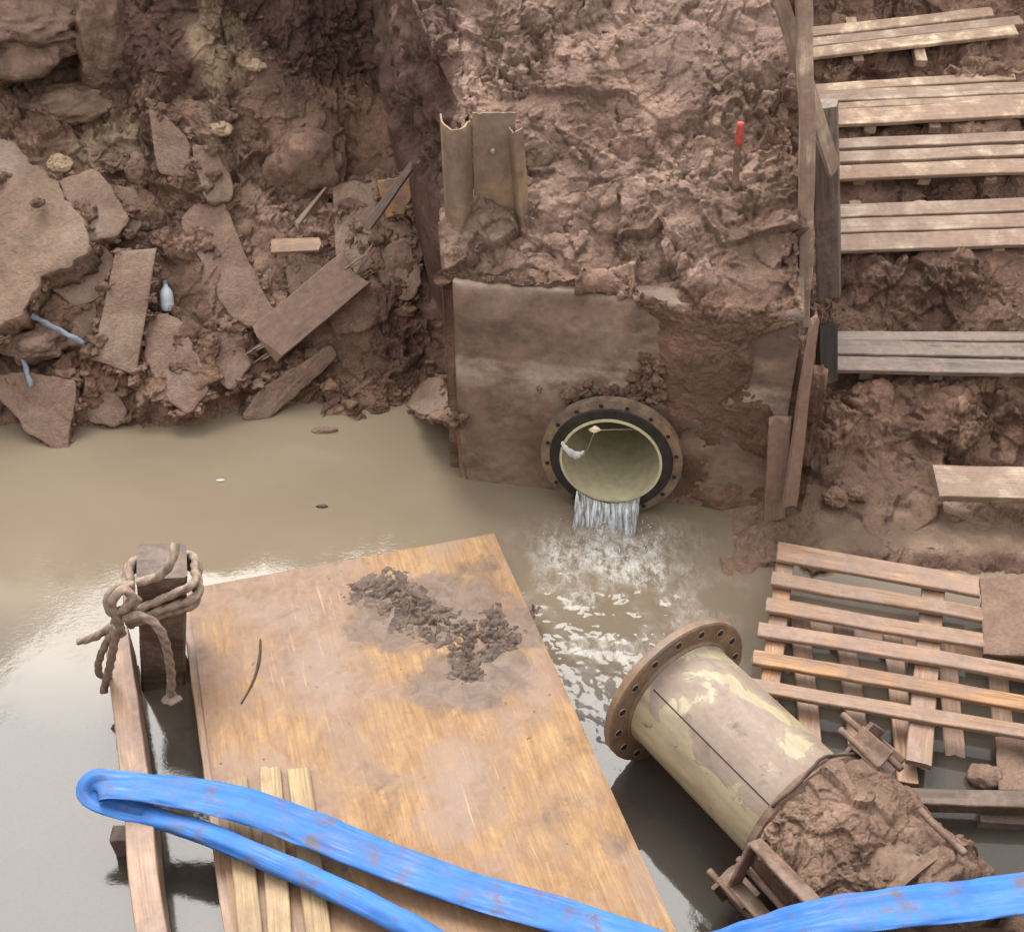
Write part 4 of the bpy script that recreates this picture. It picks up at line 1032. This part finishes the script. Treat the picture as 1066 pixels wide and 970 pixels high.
step('timber_step', 'wide grey step with a cracked front board below the three pale ones', (6.22, .88), (6.6, 1.02),
     [(868, 255, 1130, 246, 18, 'greyw'), (868, 238, 1130, 229, 15, 'greyw'), (868, 222, 1130, 212, 14, 'greyw')])
step('timber_step', 'lowest dark soaked step with a black timber at its left end', (5.5, .53), (5.89, .56),
     [(868, 380, 1130, 385, 15, 'dark'), (868, 364, 1130, 368, 15, 'dark'), (868, 352, 1130, 352, 10, 'dark')])
bb = aty(861, 370, 5.50)
tag(plank('timber_block', aty(861, 396, 5.44), aty(861, 338, 5.55), .095, .10, (0, -1, 0), M['black'], rag=.008), 'black soaked timber block upright at the left end of the lowest step', 'block')

# posts and boards at the corner of the mound
def pole(name, a, b, w, t, up, mat, label, cat, **k): return tag(plank(name, a, b, w, t, up, M[mat], **k), label, cat)
pole('timber_pole', aty(836, 350, 5.36), aty(842, -170, 5.30), .068, .055, (0, -1, 0), 'greyw', 'tall slim grey pole rising past the pallet steps', 'pole', warp=.02)
pole('timber_post', aty(863, 305, 5.68), aty(858, 108, 5.70), .118, .10, (-.3, -1, 0), 'dark', 'thick dark post behind the tall slim pole', 'post')
pole('timber_board', aty(868, 178, 5.56), aty(794, -60, 5.30), .085, .025, (.6, -.8, .3), 'greyw', 'grey board slanting down from upper left to the dark post', 'board', taper=.9)
pole('timber_board', aty(808, 95, 6.05), aty(776, 8, 6.50), .10, .022, (-.5, -.6, .5), 'pale', 'short pale board leaning on the mound left of the pole', 'board', rag=.03)
# broken vertical boards at the waterline
pole('broken_board', aty(806, 540, 4.82), aty(812, 436, 4.86), .105, .03, (-.1, -1, .1), 'mudw', 'short broken board upright at the foot of the mound', 'board', rag=.035)
pole('broken_board', aty(822, 524, 4.74), aty(848, 332, 4.88), .07, .04, (.2, -1, .1), 'mudw', 'splintered tall stake leaning right beside the short broken board', 'board', rag=.05, taper=.45)
pole('broken_board', aty(842, 470, 5.12), aty(838, 350, 5.16), .05, .03, (.5, -1, .1), 'dark', 'thin dark lath behind the splintered stake', 'lath', rag=.05, taper=.6)
# rebar with red paint
h = cast(767, 190); q = h[0] if h else aty(767, 190, 5.6)
rb = empty('marker_rod', q); y0 = q[1]-.03
tube('rod', [aty(766, 197, y0+.01), aty(767, 165, y0), aty(769, 148, y0)], .016, M['rust'], rb, n=12, ns=10, jit=.1); tube('red_tip', [aty(769, 151, y0), aty(771, 128, y0-.005)], .0175, M['redp'], rb, n=8, ns=10)
tag(rb, 'rusty marker rod with a red painted tip stuck in the mound', 'rod')
# corrugated sheet pile
def arcsheet(name, path, z0, z1, th, mat, parent, lean=(0, 0, 0), seed=0):
    path = smooth_path(np.asarray(path, float), 30); n = len(path); m = 24; V = []
    T = np.gradient(path, axis=0); nr = np.stack([-T[:, 1], T[:, 0]], 1); nr /= np.linalg.norm(nr, axis=1)[:, None]
    for sgn in (0, 1):
        for i in range(n):
            for j in range(m):
                s = j/(m-1); q = path[i, :2]+nr[i]*th*sgn
                tp = z1+.005*vnoise(np.array([(i*.35, seed, 0.)]), seed)[0]
                V.append((q[0]+lean[0]*s, q[1]+lean[1]*s, z0+(tp-z0)*s))
    N_ = n*m; F = []
    for i in range(n-1):
        for j in range(m-1):
            a = i*m+j; F.append((a, a+m, a+m+1, a+1)); F.append((N_+a+1, N_+a+m+1, N_+a+m, N_+a))
    br = [i*m for i in range(n)]+[(n-1)*m+j for j in range(1, m)]+[i*m+m-1 for i in range(n-2, -1, -1)]+[j for j in range(m-2, 0, -1)]
    for k in range(len(br)): a, b = br[k], br[(k+1) % len(br)]; F.append((a, b, N_+b, N_+a))
    o = link_mesh(name, V, F, mat)
    bm = bmesh.new(); bm.from_mesh(o.data); bmesh.ops.recalc_face_normals(bm, faces=bm.faces); bm.to_mesh(o.data); bm.free(); autosmooth(o, 50)
    adopt(o, parent); return o
ys_ = 5.52
def X_(u, v, y): return aty(u, v, y)[0]
sp_ = empty('sheet_pile', (X_(500, 200, ys_), ys_, 1.3))
zt = aty(470, 128, ys_)[2]
xl, xm = X_(459, 130, ys_), X_(492, 130, ys_); xr, xe = X_(536, 130, ys_), X_(556, 130, ys_)
zb = aty(480, 250, ys_)[2]-.10
arcsheet('curved_flange', [(xl, ys_+.10), (xl+.02, ys_-.02), ((xl+xm)/2, ys_-.085), (xm-.03, ys_-.05), (xm, ys_+.03)], zb, zt, .008, M['sheet'], sp_, (-.01, 0, 0), 3)
web = arcsheet('web', [(xm, ys_+.03), (xm+.05, ys_+.045), (xr-.05, ys_+.045), (xr, ys_+.03)], zb, zt+.03, .008, M['sheet'], sp_, (0, 0, 0), 8)
arcsheet('curved_flange', [(xr+.012, ys_+.05), (xr+.03, ys_-.02), ((xr+xe)/2+.01, ys_-.045), (xe, ys_+.01)], zb, zt-.03, .008, M['sheet'], sp_, (-.05, 0, 0), 12)
bp = aty(513, 158, ys_+.035); bo = ring('bolt', bp, (0, 1, 0), [(-.012, .001), (-.012, .008), (-.004, .015), (.01, .015), (.01, .001)], M['bolt'], sp_, n=20)
tag(sp_, 'corrugated brown steel sheet standing in the mud above the headwall corner', 'steel sheet')

# ------------------------------------------------------------------ pallets and loose planks at the right
def pallet():
    e = empty('pallet', atz(900, 680, .1))
    z0, z1 = .15, .115
    for (u0, v0, u1, v1, wpx, z, m) in ((809, 574, 1019, 611, 21, .165, 'redw'), (803, 603, 1022, 640, 15, .16, 'redw'), (797, 630, 1024, 667, 16, .15, 'redw'), (790, 655, 1135, 712, 16, .145, 'redw'), (784, 684, 1130, 742, 16, .135, 'orange'), (779, 713, 1125, 772, 15, .125, 'redw')):
        p0, p1 = atz(u0, v0, z), atz(u1, v1, z); um, vm = (u0+u1)/2, (v0+v1)/2
        w = np.linalg.norm(atz(um, vm-wpx/2, z)-atz(um, vm+wpx/2, z))*.92
        plank('slat', p0, p1, w, .024, (0, 0, 1), M[m], e, rag=.006, warp=.008)
    for (u0, v0, u1, v1, w, m) in ((818, 585, 797, 740, .085, 'orange'), (972, 612, 956, 796, .105, 'redw'), (1095, 650, 1085, 800, .10, 'redw')):
        a, b = atz(u0, v0, .125), atz(u1, v1, .085)
        plank('bearer', a, b, w, .030, (0, 0, 1), M[m], e)
    tag(e, 'upper brown slatted pallet lying between the pool and the mud', 'pallet', 'pallets on the wet shelf')
    f = empty('pallet', atz(920, 740, 0))
    for (u0, v0, u1, v1, w, z0, z1) in ((832, 640, 846, 785, .09, .075, .03), (878, 650, 897, 802, .088, .07, .025), (928, 660, 946, 816, .085, .055, .012), (984, 672, 998, 835, .088, .03, -.028), (1040, 700, 1050, 860, .088, .01, -.04)):
        plank('slat', atz(u0, v0, z0), atz(u1, v1, z1), w, .022, (0, 0, 1), M['redw'], f)
    for (u0, v0, u1, v1, z0, z1) in ((815, 650, 1070, 690, .035, -.01), (840, 745, 1075, 790, -.03, -.07)):
        plank('bearer', atz(u0, v0, z0), atz(u1, v1, z1), .08, .05, (0, 0, 1), M['redw'], f)
    tag(f, 'lower pallet half sunk in the water under the brown slatted one', 'pallet', 'pallets on the wet shelf')
pallet()
def tagslab(name, poly, z, th, m, label, cat, tilt=(0, 0, 1), **k):
    p = atz(poly[0][0], poly[0][1], z); pts = [atp(u, v, p, tilt) for u, v in poly]
    return tag(polyslab(name, pts, tilt, th, M[m], **k), label, cat)
tagslab('board_piece', [(1020, 602), (1100, 592), (1100, 685), (1024, 680)], .185, .03, 'slab', 'square muddy board piece on the right end of the upper pallet', 'board', (-.03, -.05, 1), amp=.003, edge=.008)
tagslab('board_piece', [(1036, 766), (1100, 762), (1100, 825), (1040, 822)], .05, .03, 'slab', 'muddy board piece lying near the dark plank at the right edge', 'board', (0, 0, 1), amp=.004, edge=.008)
p0, p1 = atz(974, 503, .27), atz(1140, 506, .28)
tag(plank('mud_plank', p0, p1, .20, .05, (0, -.25, 1), M['greyw'], rag=.008), 'thick plank with a greenish stripe on the wet mud below the steps', 'plank')
p0, p1 = atz(938, 832, .09), atz(1140, 838, .10)
tag(plank('mud_plank', p0, p1, .075, .06, (0, -.1, 1), M['post'], rag=.012), 'thin dark soaked plank in the shallow water right of the coupling', 'plank')
p0, p1 = atz(1018, 850, .02), atz(1140, 858, .02)
tag(plank('mud_plank', p0, p1, .07, .05, (0, 0, 1), M['dark'], rag=.012), 'short dark offcut just below the thin dark soaked plank', 'plank')
tag(rock('stone', atz(1026, 808, .02), (.07, .06, .045), M['slab'], seed=33), 'rounded muddy stone beside the board piece at the right edge', 'stone')

# ------------------------------------------------------------------ rubble on the left bank
def fit(pts):
    c = pts.mean(0); u, s, vt = np.linalg.svd(pts-c); n = vt[2]
    if np.dot(n, CAM-c) < 0: n = -n
    return c, n
def slab(name, poly, th, m, label, cat, lift=.05, tilt=None, k=0.0, group=None, **kw):
    H = [cast(u, v) for u, v in poly]
    pts = np.array([h[0] for h in H if h]); c, n = fit(pts)
    if tilt is not None: n = unit(n*(1-k)+unit(tilt)*k)
    top = c+n*lift*.6
    P = [atp(u, v, top, n) for u, v in poly]
    OUT.append((np.array(P), n, th))
    return tag(polyslab(name, P, n, th*1.35, M[m], **kw), label, cat, group)
G_ = 'broken slabs on the left bank'; OUT = []
slab('broken_slab', [(-110, 130), (25, 154), (60, 192), (92, 234), (88, 262), (70, 276), (40, 288), (24, 322), (0, 345), (-60, 350), (-120, 300)], .13, 'asphalt', 'largest broken slab at the left edge with a pale sandy top', 'slab', .24, (-.1, -.45, 1), .6, G_, seed=1, amp=.012, edge=.045, K=16)
slab('broken_slab', [(60, 186), (98, 172), (120, 200), (138, 232), (122, 248), (96, 254), (80, 240)], .07, 'asphalt', 'smaller slab tucked behind the upper right corner of the largest slab', 'slab', .15, (.1, -.6, 1), .4, G_, seed=2, amp=.009, edge=.025)
slab('broken_slab', [(42, 292), (72, 268), (96, 248), (120, 266), (106, 312), (78, 318)], .06, 'slab', 'low slab wedged below the largest slab and left of the flat board', 'slab', .05, None, 0, G_, seed=3, amp=.009, edge=.02)
slab('broken_slab', [(-30, 388), (40, 391), (80, 397), (74, 440), (69, 478), (32, 452), (0, 414), (-30, 400)], .07, 'slab', 'pointed slab tipping into the water at the left edge', 'slab', .15, (-.15, -.8, .8), .5, G_, seed=4, amp=.008, edge=.02)
slab('flat_board', [(120, 263), (163, 258), (154, 316), (141, 391), (96, 374), (108, 318)], .035, 'asphalt', 'long flat pale board lying upright on the rubble', 'board', .16, (.05, -.8, .7), .4, None, seed=5, amp=.003, edge=.006)
slab('broken_slab', [(153, 106), (178, 125), (197, 148), (196, 186), (164, 181)], .05, 'slab', 'triangular upright slab below the yellow clay patch', 'slab', .10, (-.25, -.9, .4), .5, G_, seed=6, amp=.005, edge=.012)
slab('broken_slab', [(185, 226), (205, 212), (232, 204), (250, 250), (272, 300), (290, 330), (262, 346), (240, 330), (215, 290)], .06, 'slab', 'long tilted slab running down beside the plastic bottle', 'slab', .06, (.1, -.7, .8), .4, G_, seed=7, amp=.006, edge=.02)
slab('broken_slab', [(152, 326), (186, 332), (208, 372), (216, 405), (196, 432), (168, 410), (150, 370)], .06, 'slab', 'wet slab below the bottle that slopes into the pool', 'slab', .10, None, 0, G_, seed=8, amp=.012, edge=.02)
slab('broken_slab', [(272, 402), (310, 380), (345, 358), (352, 372), (322, 400), (280, 436), (250, 436)], .07, 'slab', 'narrow muddy slab below the splintered plank at the waterline', 'slab', .10, None, 0, G_, seed=9, amp=.012, edge=.02)
slab('broken_slab', [(345, 192), (392, 184), (408, 220), (402, 262), (372, 290), (350, 268)], .04, 'asphalt', 'grey flat sheet left of the orange wood scrap', 'slab', .05, None, 0, G_, seed=10, amp=.005, edge=.015)
slab('broken_slab', [(60, 300), (100, 312), (104, 350), (80, 362), (30, 342), (34, 318)], .05, 'slab', 'low mud coated slab above the small rock with the tape', 'slab', .03, None, 0, G_, seed=11, amp=.010, edge=.02)
slab('broken_slab', [(430, 395), (460, 392), (470, 432), (440, 432), (420, 420)], .04, 'asphalt', 'small grey wet slab at the waterline beside the headwall', 'slab', .04, None, 0, G_, seed=14, amp=.005, edge=.015)
slab('broken_slab', [(200, 150), (226, 158), (246, 196), (240, 214), (212, 206)], .05, 'slab', 'mud coated slab right of the upright triangular slab', 'slab', .06, (.1, -.7, .8), .3, G_, seed=15, amp=.008, edge=.02)
slab('broken_slab', [(224, 338), (252, 346), (262, 380), (240, 412), (222, 392)], .05, 'slab', 'small slab between the wet slab under the bottle and the splintered plank', 'slab', .07, (-.2, -.7, .8), .4, G_, seed=16, amp=.008, edge=.02)
slab('broken_slab', [(84, 398), (112, 392), (134, 428), (128, 446), (92, 440)], .05, 'slab', 'crumbling slab at the waterline right of the pointed tipping slab', 'slab', .06, (.2, -.7, .8), .4, G_, seed=17, amp=.012, edge=.025)
slab('broken_slab', [(298, 275), (332, 272), (350, 296), (330, 318), (300, 306)], .05, 'slab', 'dark mud coated slab just above the splintered plank', 'slab', .05, (0, -.7, .8), .4, G_, seed=18, amp=.012, edge=.025)
slab('broken_slab', [(398, 252), (426, 246), (440, 290), (424, 318), (400, 300)], .05, 'slab', 'muddy slab standing right of the upper end of the splintered plank', 'slab', .07, (-.3, -.7, .6), .4, G_, seed=19, amp=.012, edge=.025)
slab('broken_slab', [(118, 190), (140, 196), (150, 232), (138, 252), (120, 236)], .05, 'slab', 'small reddish slab between the tucked slab and the triangular one', 'slab', .06, (0, -.7, .8), .4, G_, seed=20, amp=.010, edge=.02)
slab('wood_scrap', [(392, 188), (432, 181), (428, 205), (420, 224), (402, 228)], .03, 'orange', 'bright orange brown wood scrap high in the bank left of the sheet', 'wood scrap', .08, (.1, -.9, .4), .4, None, seed=12, amp=.003, edge=.01)
# splintered plank
def castp(u, v, lift):
    return cast(u, v)[0]+lift*np.array((0, -.60, .80))
sp = empty('splintered_plank', castp(325, 325, .05))
a, b = castp(282, 364, .10), castp(372, 290, .12)
plank('plank', a, b, .24, .05, (.25, -.75, .75), M['mudw'], sp, rag=.05, warp=.02)
for k in range(9):
    q = b+unit(b-a)*random.uniform(-.05, .02)+np.array((random.uniform(-.05, .05), 0, random.uniform(-.07, .07))); d = unit(b-a+np.array((random.uniform(-.3, .3), random.uniform(-.2, .2), random.uniform(-.1, .3))))
    plank('splinter', q-d*.06, q+d*random.uniform(.06, .18), random.uniform(.012, .03), .01, (.25, -.75, .75), M['mudw'], sp, rag=.02, taper=.3)
for k in range(5):
    q = a-unit(b-a)*random.uniform(-.03, .03)+np.array((random.uniform(-.05, .05), 0, random.uniform(-.06, .06))); d = unit(a-b+np.array((random.uniform(-.3, .3), random.uniform(-.2, .2), random.uniform(-.2, .2))))
    plank('splinter', q-d*.05, q+d*random.uniform(.05, .13), random.uniform(.012, .03), .012, (.25, -.75, .75), M['mudw'], sp, rag=.02, taper=.3)
tag(sp, 'wide splintered plank lying aslant on the mud above the waterline', 'plank')
tag(plank('wood_scrap', castp(284, 262, .07), castp(336, 262, .10), .085, .03, (.1, -.6, .8), M['redw'], rag=.022), 'small torn brown wood scrap sticking out between the slabs and the splintered plank', 'wood scrap')
tag(plank('stick', castp(312, 236, .06), castp(342, 198, .06), .03, .02, (.1, -.7, .7), M['greyw'], rag=.03, taper=.4), 'thin pale stick leaning in the mud left of the grey sheet', 'stick')
tag(plank('stick', castp(384, 245, .10), castp(432, 180, .10), .06, .035, (.1, -.7, .7), M['dark'], rag=.05, taper=.6), 'dark muddy stick slanting below the orange wood scrap', 'stick')
# rocks
def stone(u, v, r, m, lab, lift=.02, seed=0, rot=0, amp=.28, y=None):
    c = castp(u, v, lift) if y is None else aty(u, v, y)
    return tag(rock('rock', c, r, M[m], seed=seed, rot=rot, amp=amp, sub=5), lab, 'rock')
stone(42, 360, (.20, .14, .11), 'slab', 'knobbly small rock under the torn tape at the left edge', .05, 51, .3, .5)
stone(112, 47, (.15, .20, .32), 'rock', 'elongated brown boulder standing in the upper left bank', .02, 52, -.5, .42)
stone(20, 25, (.48, .35, .20), 'rock', 'big dark ledge rock at the upper left corner', .0, 53, .2, .6)
stone(72, 108, (.28, .2, .10), 'rock', 'flat dark rock below the elongated boulder', .0, 58, .2, .4)
stone(120, 172, (.08, .07, .055), 'rock', 'small black stone right behind the smaller tucked slab', .03, 54, 0, .5)
stone(146, 180, (.075, .07, .10), 'slab', 'squarish reddish stone left of the triangular slab', .03, 55, 0, .3)
stone(67, 176, (.07, .06, .05), 'clay', 'small tan stone on the upper rim of the largest slab', .06, 56, 0, .4)
stone(48, 222, (.035, .035, .028), 'rock', 'little dark stone lying on top of the largest slab', .13, 57, 0, .4)
stone(268, 72, (.05, .045, .04), 'clay', 'small pale rock at the right of the yellow streak', .03, 59, 0, .4)
stone(232, 138, (.06, .045, .04), 'clay', 'flat pale rock at the lower end of the yellow streak', .03, 60, 0, .4)
stone(318, 180, (.24, .16, .26), 'mud', 'big hanging lump of mud in the middle of the left bank', .02, 62, .2, .30)
stone(868, 520, (.07, .06, .045), 'mud', 'reddish clod at the foot of the right bank', .03, 63, 0, .4)
stone(890, 516, (.05, .05, .04), 'mud', 'smaller clod right of the reddish one on the shelf', .03, 64, 0, .4)
for o in list(bpy.data.objects):
    if o.type == 'MESH' and o.name.startswith('rock') and o.data.materials and o.data.materials[0] == M['mud']: setpig(o, 0, .35, .05)
# bottle
bt = castp(177, 316, .07); be = empty('plastic_bottle', bt)
bd = unit((-.04, .45, 1)); 
bo = ring('bottle_body', bt-bd*.07, bd, [(0, .001), (0, .030), (.007, .038), (.045, .040), (.052, .0385), (.058, .040), (.095, .039), (.122, .030), (.145, .014), (.160, .0135), (.160, .001)], M['bottle'], be, n=32); autosmooth(bo, 50)
bc = ring('cap', bt+bd*.088, bd, [(0, .001), (0, .016), (.018, .016), (.02, .001)], M['plastic'], be, n=20)
tag(be, 'clear plastic bottle with a grey cap standing on the rubble', 'bottle')
def ribbon(name, pts, w, mat, label, cat):
    C_ = smooth_path(pts, 26); V = []
    for i, p in enumerate(C_):
        n_ = unit(CAM-p); t_ = unit(C_[min(i+1, 25)]-C_[max(i-1, 0)]); s_ = unit(np.cross(t_, n_)+n_*.25*math.sin(i*.35)); ww = w*(.9+.15*math.sin(i*.9+1))
        for a, b in ((1, .5), (1, -.5), (-1, -.5), (-1, .5)): V.append(p+s_*ww*a+n_*.002*b+n_*.006*math.sin(i*.8)*a)
    F = [(i*4+k, i*4+(k+1) % 4, (i+1)*4+(k+1) % 4, (i+1)*4+k) for i in range(25) for k in range(4)]+[(0, 1, 2, 3), (100, 101, 102, 103)]
    return tag(link_mesh(name, V, F, mat), label, cat)
ribbon('torn_tape', [castp(44, 340, .17), castp(58, 347, .16), castp(74, 355, .14), castp(94, 364, .10)], .017, M['plastic'], 'grey blue torn tape running right from the small rock', 'tape')
ribbon('torn_tape', [castp(33, 372, .18), castp(37, 390, .16), castp(43, 412, .15)], .015, M['plastic'], 'grey blue tape strip hanging down from the small rock', 'tape')
# floating bits
for u, v, r_, m, lab, cat in ((230, 500, .016, 'rag', 'tiny white floating scrap in the middle of the pool', 'scrap'), (335, 527, .02, 'twig', 'dark floating leaf scrap near the plywood panel edge', 'scrap'), (338, 448, .05, 'slab', 'muddy clod awash just off the left bank', 'clod')):
    tag(rock('floating_scrap' if cat == 'scrap' else 'mud_clod', atz(u, v, .003), (r_*1.5, r_*.6, r_*.4), M[m], seed=int(u), sub=3), lab, cat)

# ------------------------------------------------------------------ clods: countless crumbs of mud on every bank
def clods(name, n, sets, label, rmin, rmax):
    V = []; F = []; pg = []
    bm = bmesh.new(); bmesh.ops.create_icosphere(bm, subdivisions=2, radius=1); IV = np.array([v.co[:] for v in bm.verts]); IF = np.array([[v.index for v in f.verts] for f in bm.faces]); bm.free()
    off = 0
    for G, flt, share, pig in sets:
        A_ = G.reshape(-1, 3); A_ = A_[flt(A_)]
        dens = fbm(A_*2.3, 3, 77)+rng.random(len(A_))*.9
        idx = np.argsort(-dens)[:max(1, int(len(A_)*.5))]
        for q in rng.choice(idx, int(n*share)):
            p = A_[q]; r_ = rmin+(rmax-rmin)*random.random()**4; s = random.randint(0, 999)
            d = 1+.35*fbm(IV*1.6+s, 2, s)+.55*chunk(IV*1.4+s, s)
            V.append(IV*d[:, None]*r_*np.array((random.uniform(.8, 1.4), random.uniform(.8, 1.4), random.uniform(.6, 1)))+p-np.array((0, -.3, .4))*r_); F.append(IF+off); off += len(IV); pg.append(np.tile(pig, (len(IV), 1)))
    V = np.concatenate(V); F = np.concatenate(F)
    o = link_mesh(name, V, F.tolist(), M['mud'])
    at = o.data.attributes.new('pig', 'FLOAT_COLOR', 'POINT'); pg = np.concatenate(pg); at.data.foreach_set('color', np.concatenate([pg, np.ones((len(pg), 1))], 1).astype(np.float32).ravel())
    return tag(o, label, 'clods', kind='stuff')
clods('mud_crumbs', 2600, [
    (GL, lambda A: (A[:, 0] > -3.4) & (A[:, 2] > .02) & (A[:, 2] < 2.2) & (A[:, 1] < 8.4), .46, (.05, .25, .1)),
    (GM, lambda A: (A[:, 2] > 1.22) & (A[:, 2] < 2.4) & (A[:, 0] > -.34), .26, (0, .7, 0)),
    (GR, lambda A: (A[:, 2] > .09) & (A[:, 2] < 1.7) & (A[:, 0] > 1.45) & (A[:, 0] < 3.2), .28, (0, .3, .05))],
    'small crumbs of mud scattered over the banks', .005, .030)
# soil and broken clods packed round the slabs
V = []; F = []; off = 0
bm = bmesh.new(); bmesh.ops.create_icosphere(bm, subdivisions=3, radius=1); IV = np.array([v.co[:] for v in bm.verts]); IF = np.array([[v.index for v in f.verts] for f in bm.faces]); bm.free()
for Pq, nq, tq in OUT:
    cq = Pq.mean(0)
    for i in range(len(Pq)):
        a, b = Pq[i], Pq[(i+1) % len(Pq)]; m = int(np.linalg.norm(b-a)/.030)
        for k in range(m):
            if random.random() < .35: continue
            p = a+(b-a)*random.random(); r_ = .010+.042*random.random()**2.2
            p = p+unit(p-cq)*random.uniform(-.2, 1.0)*r_-nq*(tq*.45+r_*.25)
            if p[2] < .0: continue
            sd_ = random.randint(0, 999); d = 1+.4*fbm(IV*1.5+sd_, 3, sd_)+.7*chunk(IV*1.6+sd_, sd_)+.25*chunk(IV*3.5+sd_, sd_+9)
            V.append(IV*d[:, None]*r_*np.array((random.uniform(.8, 1.5), random.uniform(.8, 1.3), random.uniform(.6, 1)))+p); F.append(IF+off); off += len(IV)
o = link_mesh('packed_soil', np.concatenate(V), np.concatenate(F).tolist(), M['mud']); setpig(o, .02, .22, .05)
tag(o, 'crumbled soil packed around the broken slabs', 'soil', kind='stuff')
# clods stuck above the flange and on the wall
V = []; F = []; off = 0
bm = bmesh.new(); bmesh.ops.create_icosphere(bm, subdivisions=3, radius=1); IV = np.array([v.co[:] for v in bm.verts]); IF = np.array([[v.index for v in f.verts] for f in bm.faces]); bm.free()
for k in range(120):
    u, v = (random.gauss(628, 30), random.gauss(411, 6)) if k < 55 else (random.gauss(682, 14), random.gauss(392, 12)) if k < 80 else (random.uniform(560, 790), random.uniform(380, 500))
    if k >= 80 and ((u-636)/95)**2+((v-475)/75)**2 < 1: continue
    p = atp(u, v, (.55, yw(.55), 0), wallN)+wallN*(.01 if k < 80 else 0); r_ = random.uniform(.012, .038) if k < 80 else random.uniform(.006, .02); d = 1+.35*fbm(IV*1.6+k, 3, k)+.6*chunk(IV*1.5+k, k)
    V.append(IV*d[:, None]*r_+p); F.append(IF+off); off += len(IV)
o = link_mesh('wall_crumbs', np.concatenate(V), np.concatenate(F).tolist(), M['mud']); setpig(o, 0, .2, .05)
tag(o, 'clods of reddish mud stuck to the headwall above the pipe flange', 'clods', kind='stuff')

# ------------------------------------------------------------------ light
w = bpy.data.worlds.new('World'); scene.world = w; w.use_nodes = True; nt = w.node_tree; nt.nodes.clear()
SE, SA = R(57.5), R(-17)
sky = nt.nodes.new('ShaderNodeTexSky'); sky.sky_type = 'NISHITA'; sky.sun_disc = False; sky.sun_elevation = SE; sky.sun_rotation = SA; sky.air_density = 1.0; sky.dust_density = 3.0; sky.altitude = 50
hs = nt.nodes.new('ShaderNodeHueSaturation'); hs.inputs['Saturation'].default_value = .22
bg = nt.nodes.new('ShaderNodeBackground'); bg.inputs['Strength'].default_value = .135
wo = nt.nodes.new('ShaderNodeOutputWorld')
mx = nt.nodes.new('ShaderNodeMix'); mx.data_type = 'RGBA'; mx.inputs[0].default_value = .72          # an even deck of cloud before the blue
cl = nt.nodes.new('ShaderNodeTexNoise'); cl.inputs['Scale'].default_value = 2.2; cl.inputs['Detail'].default_value = 5
cr = nt.nodes.new('ShaderNodeValToRGB'); cr.color_ramp.elements[0].position = .3; cr.color_ramp.elements[0].color = (5.0, 5.1, 5.3, 1); cr.color_ramp.elements[1].position = .7; cr.color_ramp.elements[1].color = (7.6, 7.6, 7.6, 1)
nt.links.new(cl.outputs['Fac'], cr.inputs[0]); nt.links.new(cr.outputs[0], mx.inputs[7])
nt.links.new(sky.outputs[0], hs.inputs['Color']); nt.links.new(hs.outputs[0], mx.inputs[6]); nt.links.new(mx.outputs[2], bg.inputs['Color']); nt.links.new(bg.outputs[0], wo.inputs['Surface'])
sd = bpy.data.lights.new('sun', 'SUN'); sd.energy = 1.5; sd.angle = R(34); sd.color = (1, .97, .93)
so = bpy.data.objects.new('sun', sd); COL.objects.link(so)
dirv = Vector((math.sin(SA)*math.cos(SE), math.cos(SA)*math.cos(SE), math.sin(SE)))
so.rotation_euler = dirv.to_track_quat('Z', 'Y').to_euler(); so.location = (0, 0, 20)

scene.view_settings.view_transform = 'Standard'; scene.view_settings.look = 'None'; scene.view_settings.exposure = 1.48; scene.view_settings.gamma = 1; scene.view_settings.use_curve_mapping = False
